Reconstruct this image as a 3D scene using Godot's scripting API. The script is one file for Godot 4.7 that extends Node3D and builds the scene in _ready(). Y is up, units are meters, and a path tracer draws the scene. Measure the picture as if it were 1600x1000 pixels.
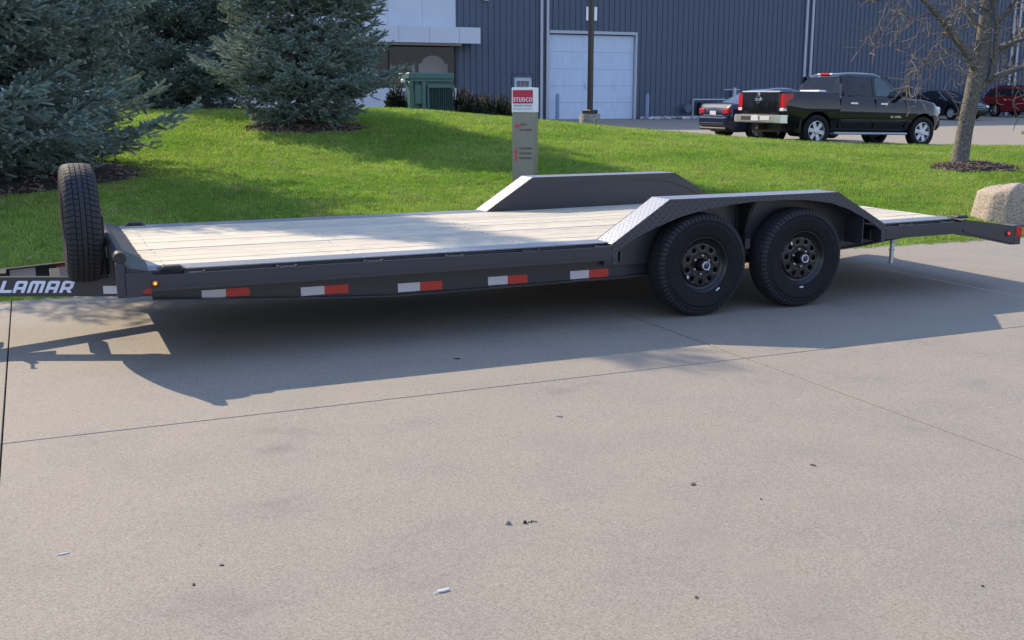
extends Node3D

# ---------------------------------------------------------------- numbers of the place
const TH = 0.41452                # the trailer's long side makes 23.75 degrees with the picture plane
const ZC = -8.03                  # centre line of the trailer
const ZB = -48.3                  # front of the building
var rng = RandomNumberGenerator.new()
var M = {}

func _ready():
	rng.seed = 7
	# camera
	var cam = Camera3D.new()
	cam.name = "camera"
	cam.position = Vector3(0, 1.63, 0)
	cam.rotation = Vector3(-0.20421, -TH, 0)
	cam.fov = 32.96
	cam.near = 0.05
	cam.far = 900.0
	add_child(cam)
	cam.current = true
	# sky
	var env = Environment.new()
	env.background_mode = Environment.BG_SKY
	var sm = ProceduralSkyMaterial.new()
	sm.sky_top_color = Color(0.48, 0.57, 0.73)
	sm.sky_horizon_color = Color(0.78, 0.82, 0.88)
	sm.sky_curve = 0.14
	sm.sky_energy_multiplier = 1.25
	sm.ground_bottom_color = Color(0.30, 0.29, 0.26)
	sm.ground_horizon_color = Color(0.55, 0.60, 0.66)
	var sky = Sky.new()
	sky.sky_material = sm
	env.sky = sky
	env.background_energy_multiplier = 1.0
	env.tonemap_mode = Environment.TONE_MAPPER_LINEAR
	env.tonemap_exposure = 1.55
	env.sdfgi_enabled = true
	env.ssao_enabled = true
	env.ssil_enabled = true
	var we = WorldEnvironment.new()
	we.name = "world_environment"
	we.environment = env
	add_child(we)
	# sun: shadows fall 1.36 m towards the camera and 0.57 m to the right for each metre of height
	var sun = DirectionalLight3D.new()
	sun.name = "sun"
	sun.basis = Basis.looking_at(Vector3(0.57, -1.0, 1.36).normalized(), Vector3.UP)
	sun.light_color = Color(1.0, 0.93, 0.82)
	sun.light_energy = 1.58
	sun.light_angular_distance = 0.5
	sun.shadow_enabled = true
	sun.directional_shadow_max_distance = 120.0
	add_child(sun)

	make_materials()
	build_ground()
	build_building()
	build_trailer()
	build_wheels()
	build_vehicles()
	build_trees()
	build_furniture()
	build_grass()
	build_litter()

# ---------------------------------------------------------------- naming
func thing(called, label, category, at = Vector3.ZERO, turn = 0.0, group = ""):
	var o = Node3D.new()
	o.name = numbered(called, self)
	o.position = at
	o.rotation.y = turn
	add_child(o)
	return tag(o, label, category, group)

func tag(o, label, category, group = ""):
	o.set_meta("label", label)
	o.set_meta("category", category)
	if group != "":
		o.set_meta("group", group)
	return o

func numbered(called, parent):
	if not parent.has_node(NodePath(called)):
		return called
	var k = 1
	while parent.has_node(NodePath("%s_%03d" % [called, k])):
		k += 1
	return "%s_%03d" % [called, k]

func obj(called, mesh, m, parent = self, off = Vector3.ZERO):
	var o = MeshInstance3D.new()
	o.name = numbered(called, parent)
	o.mesh = mesh.commit() if mesh is SurfaceTool else mesh
	o.material_override = m
	o.position = off
	parent.add_child(o, true)
	return o

func struct(called, mesh, m, parent = self):
	var o = obj(called, mesh, m, parent)
	if parent == self:
		o.set_meta("kind", "structure")
	return o

func stuff(o):
	o.set_meta("kind", "stuff")
	return o

# ---------------------------------------------------------------- shapes
func S():
	var st = SurfaceTool.new()
	st.begin(Mesh.PRIMITIVE_TRIANGLES)
	st.set_smooth_group(-1)
	return st

func fin(st):
	st.generate_normals()
	return st.commit()

func tri(st, a, b, c, ua = Vector2.ZERO, ub = Vector2.ZERO, uc = Vector2.ZERO):
	st.set_uv(ua); st.add_vertex(a)
	st.set_uv(uc); st.add_vertex(c)
	st.set_uv(ub); st.add_vertex(b)

func quad(st, a, b, c, d):
	var w: float = a.distance_to(b)
	var h: float = a.distance_to(d)
	tri(st, a, b, c, Vector2(0, 0), Vector2(w, 0), Vector2(w, h))
	tri(st, a, c, d, Vector2(0, 0), Vector2(w, h), Vector2(0, h))

# a box given by two corners, its edges chamfered by e
func box(st, lo, hi, e = 0.0, bs = Basis(), org = Vector3.ZERO):
	var c: Vector3 = (lo + hi) * 0.5
	var h: Vector3 = (hi - lo).abs() * 0.5
	e = minf(e, minf(h.x, minf(h.y, h.z)) * 0.9)
	var P = func(x, y, z, ax):   # corner of the face across ax
		var v = Vector3(x * (h.x - (0.0 if ax == 0 else e)), y * (h.y - (0.0 if ax == 1 else e)), z * (h.z - (0.0 if ax == 2 else e)))
		return org + bs * (c + v)
	for s in [-1, 1]:
		quad(st, P.call(s, -s, -1, 0), P.call(s, s, -1, 0), P.call(s, s, 1, 0), P.call(s, -s, 1, 0))
		quad(st, P.call(-1, s, -s, 1), P.call(-1, s, s, 1), P.call(1, s, s, 1), P.call(1, s, -s, 1))
		quad(st, P.call(-s, -1, s, 2), P.call(s, -1, s, 2), P.call(s, 1, s, 2), P.call(-s, 1, s, 2))
	if e <= 0.0:
		return
	for a in [-1, 1]:
		for b in [-1, 1]:
			var f: bool = a * b > 0
			edge(st, P.call(a, b, -1, 0), P.call(a, b, 1, 0), P.call(a, b, 1, 1), P.call(a, b, -1, 1), f)
			edge(st, P.call(-1, a, b, 1), P.call(1, a, b, 1), P.call(1, a, b, 2), P.call(-1, a, b, 2), f)
			edge(st, P.call(b, -1, a, 2), P.call(b, 1, a, 2), P.call(b, 1, a, 0), P.call(b, -1, a, 0), f)
			for d in [-1, 1]:
				if a * b * d > 0:
					tri(st, P.call(a, b, d, 0), P.call(a, b, d, 1), P.call(a, b, d, 2))
				else:
					tri(st, P.call(a, b, d, 0), P.call(a, b, d, 2), P.call(a, b, d, 1))

func edge(st, a, b, c, d, f):
	if f:
		quad(st, d, c, b, a)
	else:
		quad(st, a, b, c, d)

func boxm(lo, hi, e = 0.0):
	var st = S()
	box(st, lo, hi, e)
	return fin(st)

# a flat plate: polygon poly carried to two faces by f(point, 0) and f(point, 1)
func plate(st, poly, f):
	var idx = Geometry2D.triangulate_polygon(PackedVector2Array(poly))
	for k in [0, 1]:
		for i in range(0, idx.size(), 3):
			var a = poly[idx[i]]
			var b = poly[idx[i + 1]]
			var c = poly[idx[i + 2]]
			if k == 0:
				tri(st, f.call(a, 0), f.call(b, 0), f.call(c, 0), a, b, c)
			else:
				tri(st, f.call(a, 1), f.call(c, 1), f.call(b, 1), a, c, b)
	for i in poly.size():
		var a = poly[i]
		var b = poly[(i + 1) % poly.size()]
		quad(st, f.call(a, 0), f.call(a, 1), f.call(b, 1), f.call(b, 0))

func zplate(st, poly, z0, z1):
	plate(st, poly, func(p, k): return Vector3(p.x, p.y, z1 if k else z0))

# a round bar through points
func tube(st, pts, radii, n = 8, caps = true, smooth = true):
	st.set_smooth_group(1 if smooth else -1)
	var prev = []
	var side = Vector3.ZERO
	for i in pts.size():
		var d: Vector3 = (pts[mini(i + 1, pts.size() - 1)] - pts[maxi(i - 1, 0)]).normalized()
		if side == Vector3.ZERO:
			side = d.cross(Vector3(0.31, 0.9, 0.17)).normalized()
		side = (side - d * side.dot(d)).normalized()
		var up = side.cross(d)
		var ring = []
		var r: float = radii[i] if radii is Array else radii
		for k in n:
			var a = TAU * k / n
			ring.append(pts[i] + (side * cos(a) + up * sin(a)) * r)
		if i > 0:
			for k in n:
				quad(st, prev[k], prev[(k + 1) % n], ring[(k + 1) % n], ring[k])
		if caps and (i == 0 or i == pts.size() - 1):
			st.set_smooth_group(-1)
			for k in n:
				if i == 0:
					tri(st, pts[i], ring[(k + 1) % n], ring[k])
				else:
					tri(st, pts[i], ring[k], ring[(k + 1) % n])
			st.set_smooth_group(1 if smooth else -1)
		prev = ring
	st.set_smooth_group(-1)

# a turned shape about the z axis: profile of (radius, z); sharp lists the profile points with an edge
func lathe(st, prof, n = 48, sharp = [], org = Vector3.ZERO):
	var g = 2
	for i in prof.size() - 1:
		if i in sharp:
			g += 1
		st.set_smooth_group(g)
		for k in n:
			var a = TAU * k / n
			var b = TAU * (k + 1) / n
			var p = prof[i]
			var q = prof[i + 1]
			var v = [org + Vector3(p.x * cos(a), p.x * sin(a), p.y), org + Vector3(q.x * cos(a), q.x * sin(a), q.y), org + Vector3(q.x * cos(b), q.x * sin(b), q.y), org + Vector3(p.x * cos(b), p.x * sin(b), p.y)]
			if q.x < 1e-5:
				tri(st, v[0], v[1], v[3])
			elif p.x < 1e-5:
				tri(st, v[0], v[1], v[2])
			else:
				quad(st, v[0], v[1], v[2], v[3])
	st.set_smooth_group(-1)

# an irregular rounded lump
func lump(st, c, r, seed_, n = 10, rough = 0.2, flat = false):
	var noise = FastNoiseLite.new()
	noise.seed = seed_
	noise.frequency = 0.9
	st.set_smooth_group(-1 if flat else 1)
	var at = func(i, k):
		var th: float = PI * i / n
		var ph: float = TAU * k / (n * 2)
		var d = Vector3(sin(th) * cos(ph), cos(th), sin(th) * sin(ph))
		return c + d * r * (1.0 + rough * noise.get_noise_3dv(d * 1.7))
	for i in n:
		for k in n * 2:
			quad(st, at.call(i, k), at.call(i, (k + 1) % (n * 2)), at.call(i + 1, (k + 1) % (n * 2)), at.call(i + 1, k))
	st.set_smooth_group(-1)

func cv(pts, x):    # a smooth curve through (x, y) points
	var n: int = pts.size()
	if x <= pts[0].x:
		return pts[0].y
	for i in n - 1:
		if x <= pts[i + 1].x:
			var a = pts[i]
			var b = pts[i + 1]
			var t: float = (x - a.x) / (b.x - a.x)
			return lerpf(a.y, b.y, t)
	return pts[n - 1].y

func cvs(pts, x):
	var n: int = pts.size()
	if x <= pts[0].x:
		return pts[0].y
	for i in n - 1:
		if x <= pts[i + 1].x:
			var t: float = (x - pts[i].x) / (pts[i + 1].x - pts[i].x)
			return cubic_interpolate(pts[i].y, pts[i + 1].y, pts[maxi(i - 1, 0)].y, pts[mini(i + 2, n - 1)].y, t)
	return pts[n - 1].y

func V(x, y): return Vector2(x, y)

# ---------------------------------------------------------------- materials
func lin(r, g, b, a = 1.0):
	var c = Color(r, g, b).linear_to_srgb()
	c.a = a
	return c

func mat(called, c, rough, metal = 0.0):
	var m = StandardMaterial3D.new()
	m.resource_name = called
	m.albedo_color = c
	m.roughness = rough
	m.metallic = metal
	m.cull_mode = BaseMaterial3D.CULL_DISABLED
	M[called] = m
	return m

func noise_tex(seed_, freq, size = 512, ramp = null, octaves = 4, type = FastNoiseLite.TYPE_SIMPLEX_SMOOTH, h = 0):
	var n = FastNoiseLite.new()
	n.seed = seed_
	n.frequency = freq
	n.noise_type = type
	n.fractal_octaves = octaves
	var t = NoiseTexture2D.new()
	t.width = size
	t.height = h if h else size
	t.seamless = true
	t.noise = n
	if ramp:
		var g = Gradient.new()
		g.offsets = PackedFloat32Array(ramp.map(func(x): return x[0]))
		g.colors = PackedColorArray(ramp.map(func(x): return x[1]))
		t.color_ramp = g
	return t

func tri_map(m, scale, world = true, sharp = 4.0):
	m.uv1_triplanar = true
	m.uv1_world_triplanar = world
	m.uv1_scale = scale if scale is Vector3 else Vector3.ONE * scale
	m.uv1_triplanar_sharpness = sharp

func make_materials():
	var g = func(v): return Color(v, v, v)
	# concrete: fine grit, with wide blotches multiplied over it
	var c = mat("concrete", Color(1, 1, 1), 0.9)
	c.albedo_texture = noise_tex(3, 0.40, 2048, [[0.0, lin(0.085, 0.074, 0.061)], [0.25, lin(0.188, 0.166, 0.140)], [0.5, lin(0.238, 0.213, 0.181)], [0.75, lin(0.282, 0.254, 0.217)], [1.0, lin(0.43, 0.395, 0.345)]], 3, FastNoiseLite.TYPE_VALUE)
	tri_map(c, 0.25)
	c.detail_enabled = true
	c.detail_blend_mode = BaseMaterial3D.BLEND_MODE_MUL
	c.detail_uv_layer = BaseMaterial3D.DETAIL_UV_2
	c.detail_albedo = noise_tex(11, 0.006, 1024, [[0.0, Color(0.87, 0.86, 0.85)], [0.22, Color(0.955, 0.95, 0.945)], [0.7, Color(0.99, 0.98, 0.96)], [1.0, Color(0.96, 0.965, 0.955)]], 6)
	c.uv2_triplanar = true
	c.uv2_world_triplanar = true
	c.uv2_scale = Vector3(0.19, 0.19, 0.23)
	var lc = c.duplicate()
	lc.resource_name = "lot_concrete"
	lc.albedo_color = Color(1.0, 0.99, 0.97)
	M["lot_concrete"] = lc
	mat("joint", lin(0.035, 0.030, 0.026), 0.95)
	# soil under the grass
	var so = mat("turf", Color(1, 1, 1), 1.0)
	so.albedo_texture = noise_tex(21, 0.03, 512, [[0.0, lin(0.045, 0.080, 0.018)], [0.5, lin(0.075, 0.140, 0.028)], [0.8, lin(0.11, 0.16, 0.042)], [1.0, lin(0.16, 0.15, 0.07)]], 5)
	tri_map(so, 0.35)
	var gr = mat("grass", Color(1, 1, 1), 0.55)
	gr.vertex_color_use_as_albedo = true
	gr.backlight_enabled = true
	gr.backlight = Color(0.85, 0.95, 0.5)
	gr.metallic_specular = 0.3
	var mu = mat("mulch", Color(1, 1, 1), 1.0)
	mu.vertex_color_use_as_albedo = true
	mat("mulch_soil", lin(0.035, 0.024, 0.018), 1.0)
	# steel of the trailer
	var pn = noise_tex(31, 0.05, 512, [[0.0, g.call(0.27)], [1.0, g.call(0.44)]], 4)
	var ch = mat("charcoal", lin(0.030, 0.032, 0.039), 1.0)
	ch.roughness_texture = pn
	ch.metallic_specular = 0.5
	tri_map(ch, 1.2, false)
	var tp = mat("tread_plate", lin(0.25, 0.265, 0.30), 1.0, 0.7)  # charcoal paint as well, its sun sheen put into the lighter colour
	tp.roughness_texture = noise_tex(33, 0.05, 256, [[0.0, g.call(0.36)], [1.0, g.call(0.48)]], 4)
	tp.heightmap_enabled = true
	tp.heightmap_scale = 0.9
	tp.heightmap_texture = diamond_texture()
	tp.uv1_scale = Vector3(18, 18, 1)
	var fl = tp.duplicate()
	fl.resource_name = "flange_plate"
	fl.albedo_color = lin(0.045, 0.048, 0.056)  # darker copy of the plate: shade on upright faces put into the colour
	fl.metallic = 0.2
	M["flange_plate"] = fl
	mat("black_steel", lin(0.012, 0.012, 0.014), 0.5)
	mat("rim_black", lin(0.008, 0.008, 0.010), 0.3)
	mat("galvanised", lin(0.42, 0.45, 0.48), 0.38, 0.75)
	mat("chrome", lin(0.62, 0.62, 0.60), 0.16, 1.0)
	mat("bumper_chrome", lin(0.72, 0.70, 0.64), 0.3, 0.85)
	mat("silver_paint", lin(0.48, 0.50, 0.54), 0.3, 0.6)
	mat("white_paint", lin(0.78, 0.79, 0.80), 0.45)
	var ru = mat("rubber", lin(0.0065, 0.007, 0.0088), 1.0)
	ru.metallic_specular = 0.35
	ru.roughness_texture = noise_tex(35, 0.04, 256, [[0.0, g.call(0.62)], [1.0, g.call(0.80)]], 4)
	tri_map(ru, 2.0, false)
	var rt = mat("rubber_tread", lin(0.024, 0.0255, 0.030), 1.0)
	rt.metallic_specular = 0.4
	rt.roughness_texture = ru.roughness_texture
	tri_map(rt, 2.0, false)
	# planks, four tones
	for k in 4:
		var w = mat("plank_%d" % k, [Color(1, 1, 1), Color(0.965, 0.96, 0.95), Color(0.985, 0.975, 0.955), Color(0.93, 0.93, 0.93)][k], 0.72)
		w.albedo_texture = noise_tex(40 + k, 0.02, 1024, [[0.0, lin(0.16, 0.125, 0.09)], [0.24, lin(0.33, 0.28, 0.215)], [0.32, lin(0.45, 0.40, 0.315)], [0.55, lin(0.505, 0.455, 0.365)], [1.0, lin(0.59, 0.54, 0.445)]], 5)
		tri_map(w, Vector3(0.16, 1.0, 2.6), false, 8.0)
		w.uv1_offset = Vector3(0.37 * k, 0, 0.21 * k)
		w.heightmap_enabled = true
		w.heightmap_scale = 0.1
		w.heightmap_texture = w.albedo_texture
	mat("red_tape", lin(0.56, 0.035, 0.02), 0.35)
	mat("white_tape", lin(0.62, 0.62, 0.66), 0.3)
	mat("lettering", lin(0.66, 0.70, 0.80), 0.4)
	mat("amber_lens", lin(0.55, 0.16, 0.02), 0.2)
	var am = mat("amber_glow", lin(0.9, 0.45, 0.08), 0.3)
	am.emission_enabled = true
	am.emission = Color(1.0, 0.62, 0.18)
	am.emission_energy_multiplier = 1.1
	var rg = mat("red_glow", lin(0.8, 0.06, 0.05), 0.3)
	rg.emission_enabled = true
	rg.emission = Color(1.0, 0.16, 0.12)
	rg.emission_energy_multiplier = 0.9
	mat("red_lens", lin(0.50, 0.012, 0.012), 0.15)
	mat("sticker_red", lin(0.45, 0.06, 0.04), 0.5)
	mat("sticker_grey", lin(0.55, 0.55, 0.56), 0.5)
	# building
	var sd = mat("siding", lin(0.060, 0.080, 0.120), 1.0)
	sd.roughness_texture = noise_tex(51, 0.03, 256, [[0.0, g.call(0.42)], [1.0, g.call(0.58)]], 4)
	tri_map(sd, 0.3)
	var wp = mat("office_panel", Color(1, 1, 1), 0.4)
	wp.albedo_texture = noise_tex(52, 0.01, 256, [[0.0, lin(0.47, 0.50, 0.56)], [1.0, lin(0.53, 0.56, 0.62)]], 4)
	tri_map(wp, 0.15)
	var dp = mat("door_paint", Color(1, 1, 1), 0.5)
	dp.albedo_texture = noise_tex(53, 0.012, 512, [[0.0, lin(0.40, 0.48, 0.60)], [0.35, lin(0.47, 0.55, 0.67)], [1.0, lin(0.50, 0.58, 0.70)]], 5)
	tri_map(dp, Vector3(0.6, 0.12, 0.6))
	mat("trim", lin(0.40, 0.42, 0.46), 0.45)
	mat("dark_void", lin(0.012, 0.012, 0.014), 0.9)
	mat("soffit", lin(0.32, 0.27, 0.22), 0.6)
	mat("roofing", lin(0.20, 0.20, 0.20), 0.8)
	mat("bollard_blue", lin(0.16, 0.22, 0.34), 0.5)
	mat("interior_cream", lin(0.42, 0.40, 0.36), 0.8)
	mat("interior_wood", lin(0.16, 0.11, 0.08), 0.7)
	mat("printed_blue", lin(0.10, 0.20, 0.45), 0.5)
	var gl = mat("window_glass", Color(0.05, 0.055, 0.06, 0.14), 0.03)
	gl.metallic_specular = 0.3
	gl.transparency = BaseMaterial3D.TRANSPARENCY_ALPHA
	var tg = mat("car_glass", lin(0.012, 0.016, 0.019), 0.03)
	tg.metallic_specular = 0.55
	var pg = mat("privacy_glass", Color(0.03, 0.035, 0.045, 0.62), 0.03)
	pg.transparency = BaseMaterial3D.TRANSPARENCY_ALPHA
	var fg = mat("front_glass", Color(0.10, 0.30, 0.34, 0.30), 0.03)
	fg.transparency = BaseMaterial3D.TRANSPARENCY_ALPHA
	mat("seat_cloth", lin(0.05, 0.05, 0.052), 0.9)
	# cars
	for p in [["black_paint", lin(0.006, 0.007, 0.010)], ["navy_paint", lin(0.012, 0.017, 0.045)], ["red_paint", lin(0.16, 0.010, 0.014)]]:
		var m = mat(p[0], p[1], 0.35)
		m.metallic_specular = 0.12
		m.clearcoat_enabled = true
		m.clearcoat = 1.0
		m.clearcoat_roughness = 0.03
	mat("plastic_black", lin(0.012, 0.012, 0.013), 0.6)
	mat("headlamp", lin(0.6, 0.62, 0.65), 0.1, 0.3)
	# furniture
	var tr = mat("transformer_green", lin(0.068, 0.135, 0.120), 0.45)
	tr.metallic_specular = 0.4
	var br = mat("brushed_steel", lin(0.25, 0.24, 0.215), 1.0, 0.9)
	br.roughness_texture = noise_tex(61, 0.05, 256, [[0.0, g.call(0.33)], [1.0, g.call(0.50)]], 3)
	tri_map(br, Vector3(3, 0.3, 3), false)
	mat("sign_red", lin(0.55, 0.020, 0.055), 0.5)
	mat("sign_white", lin(0.80, 0.80, 0.81), 0.5)
	mat("print_grey", lin(0.16, 0.16, 0.17), 0.6)
	mat("print_brown", lin(0.055, 0.045, 0.035), 0.6)
	mat("arrow_red", lin(0.55, 0.07, 0.06), 0.5)
	mat("bronze", lin(0.045, 0.036, 0.032), 0.45, 0.3)
	var pc = mat("pier_concrete", Color(1, 1, 1), 0.95)
	pc.albedo_texture = noise_tex(62, 0.03, 256, [[0.0, lin(0.11, 0.10, 0.085)], [0.5, lin(0.22, 0.205, 0.18)], [1.0, lin(0.34, 0.32, 0.285)]], 5)
	tri_map(pc, 1.2)
	var bo = mat("boulder", Color(1, 1, 1), 0.9)
	bo.albedo_texture = noise_tex(63, 0.05, 512, [[0.0, lin(0.12, 0.088, 0.068)], [0.35, lin(0.24, 0.19, 0.15)], [0.6, lin(0.33, 0.275, 0.22)], [1.0, lin(0.48, 0.42, 0.35)]], 6)
	tri_map(bo, 1.1)
	bo.heightmap_enabled = true
	bo.heightmap_scale = 0.3
	bo.heightmap_texture = bo.albedo_texture
	var rk = mat("river_rock", Color(1, 1, 1), 0.85)
	rk.vertex_color_use_as_albedo = true
	# trees
	var ba = mat("bark", Color(1, 1, 1), 0.95)
	ba.albedo_texture = noise_tex(71, 0.03, 512, [[0.0, lin(0.035, 0.030, 0.026)], [0.45, lin(0.10, 0.090, 0.078)], [0.72, lin(0.18, 0.165, 0.145)], [1.0, lin(0.36, 0.34, 0.30)]], 5)
	tri_map(ba, Vector3(3.0, 0.7, 3.0))
	ba.heightmap_enabled = true
	ba.heightmap_scale = 2.5
	ba.heightmap_texture = ba.albedo_texture
	mat("twig_bark", lin(0.165, 0.132, 0.115), 0.85)
	mat("spruce_bark", lin(0.060, 0.045, 0.036), 0.95)
	var nd = mat("needles", Color(1, 1, 1), 0.6)
	nd.vertex_color_use_as_albedo = true
	nd.backlight_enabled = true
	nd.backlight = Color(0.25, 0.3, 0.2)
	nd.metallic_specular = 0.35

func diamond_texture():
	# two raised lozenges a tile, leaning opposite ways
	var n = 64
	var im = Image.create(n, n, false, Image.FORMAT_L8)
	for y in n:
		for x in n:
			var v = 0.0
			for k in 2:
				for ox in [-1, 0, 1]:
					for oy in [-1, 0, 1]:
						var p = Vector2(x / float(n) - 0.25 - 0.5 * k + ox, y / float(n) - 0.25 - 0.5 * k + oy)
						p = p.rotated(PI / 4 if k == 0 else -PI / 4)
						var d = absf(p.x) / 0.30 + absf(p.y) / 0.085
						v = maxf(v, clampf((1.0 - d) * 2.5, 0, 1))
			im.set_pixel(x, y, Color(v, v, v))
	return ImageTexture.create_from_image(im)

# ---------------------------------------------------------------- ground
func drive_edge(x):      # far edge of the driveway
	return -9.57 + 0.037 * (x + 0.2)

const BACK = [Vector2(-60, -46.5), Vector2(7.0, -46.5), Vector2(9.5, -40), Vector2(11.5, -31), Vector2(13.6, -26.6), Vector2(16.85, -23.3), Vector2(20.4, -21.0), Vector2(26, -19.4), Vector2(60, -19.0)]

func lawn_back(x):
	return cv(BACK, x)

func lot_y(x, z):
	return 0.376 + 0.0075 * (-z - 22.6) - 0.02 * clampf(x - 18.4, -2.0, 4.0)

func lawn_y(x, z):
	var e: float = drive_edge(x) - z
	var left = cvs([V(0, 0.0), V(0.8, 0.07), V(5, 0.37), V(8, 0.60), V(12.3, 0.98), V(16.7, 1.22), V(22, 1.18), V(38, 0.75)], e)
	var right = cvs([V(0, 0.0), V(0.8, 0.09), V(5, 0.40), V(8, 0.43), V(11.6, 0.37), V(16, 0.36), V(40, 0.5)], e)
	var h: float = lerpf(left, right, clampf((x - 9.0) / 10.0, 0, 1))
	var b: float = smoothstep(1.6, 0.0, z - lawn_back(x))
	return lerpf(h, lot_y(x, z) + 0.05, b)

func grid(st, x0, x1, nx, zf, zb, nz, yf):
	st.set_smooth_group(1)
	for i in nx:
		for k in nz:
			var p = []
			for d in [[0, 0], [1, 0], [1, 1], [0, 1]]:
				var x: float = lerpf(x0, x1, float(i + d[0]) / nx)
				var z: float = lerpf(zf.call(x), zb.call(x), float(k + d[1]) / nz)
				p.append(Vector3(x, yf.call(x, z), z))
			quad(st, p[0], p[1], p[2], p[3])
	st.set_smooth_group(-1)

func build_ground():
	var st = S()
	quad(st, Vector3(-400, -0.35, 400), Vector3(400, -0.35, 400), Vector3(400, -0.35, -400), Vector3(-400, -0.35, -400))
	struct("ground", fin(st), M.turf)
	# driveway: slabs with open joints between them
	var dr = Node3D.new()
	dr.name = "driveway"
	dr.set_meta("kind", "structure")
	add_child(dr)
	st = S()
	quad(st, Vector3(-30, -0.06, 9), Vector3(42, -0.06, 9), Vector3(42, -0.06, drive_edge(42)), Vector3(-30, -0.06, drive_edge(-30)))
	obj("joint_filler", fin(st), M.joint, dr)
	var rows = [[7.36, 3.07], [3.07, -1.22], [-1.22, -5.512], [-5.512, -99.0]]
	for i in 13:
		var xa: float = -0.242 + 4.292 * (i - 6)
		var xb: float = xa + 4.292
		for r in rows:
			var gap: float = 0.0042
			var ga: float = 0.0042 if i == 6 else (0.006 if i == 7 else gap)   # the wider expansion joint
			var gb: float = 0.0042 if i == 5 else (0.006 if i == 6 else gap)
			var za: float = r[0] - gap
			var lo = [Vector3(xa + ga, 0, za), Vector3(xb - gb, 0, za)]
			var hi = [Vector3(xb - gb, 0, r[1] + gap), Vector3(xa + ga, 0, r[1] + gap)]
			if r[1] < -50:
				hi = [Vector3(xb - gb, 0, drive_edge(xb)), Vector3(xa + ga, 0, drive_edge(xa))]
			var t = lo + hi
			var s = S()
			var e = 0.003
			var c: Vector3 = (t[0] + t[1] + t[2] + t[3]) / 4
			var q = []
			for p in t:
				q.append(p + Vector3(signf(c.x - p.x), 0, signf(c.z - p.z)) * e)
			quad(s, q[0], q[1], q[2], q[3])
			for k in 4:
				var d = Vector3(0, -e, 0)
				var w = Vector3(0, -0.15, 0)
				quad(s, t[k] + d, t[(k + 1) % 4] + d, q[(k + 1) % 4], q[k])
				quad(s, t[k] + w, t[(k + 1) % 4] + w, t[(k + 1) % 4] + d, t[k] + d)
			obj("concrete_slab", fin(s), M.concrete, dr)
	# lawn
	st = S()
	grid(st, -40, 60, 200, drive_edge, lawn_back, 60, lawn_y)
	struct("lawn", fin(st), M.turf)
	# ground between the lawn and the office, and the parking lot
	st = S()
	grid(st, 7.5, 110, 60, func(x): return lawn_back(x) + 0.5, func(_x): return -49.0, 40, func(x, z): return lot_y(x, z) - (0.08 if z > lawn_back(x) else 0.0))
	struct("parking_lot", fin(st), M.lot_concrete)
	# a narrow planted island in the parking lot
	st = S()
	var isl = []
	for k in 24:
		var a = TAU * k / 24
		isl.append(V(34.2 + 2.9 * cos(a), -27.4 + 0.9 * sin(a)))
	plate(st, isl, func(p, k): return Vector3(p.x, lot_y(p.x, p.y) + (0.10 if k else -0.1), p.y))
	struct("traffic_island", fin(st), M.turf)

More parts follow.
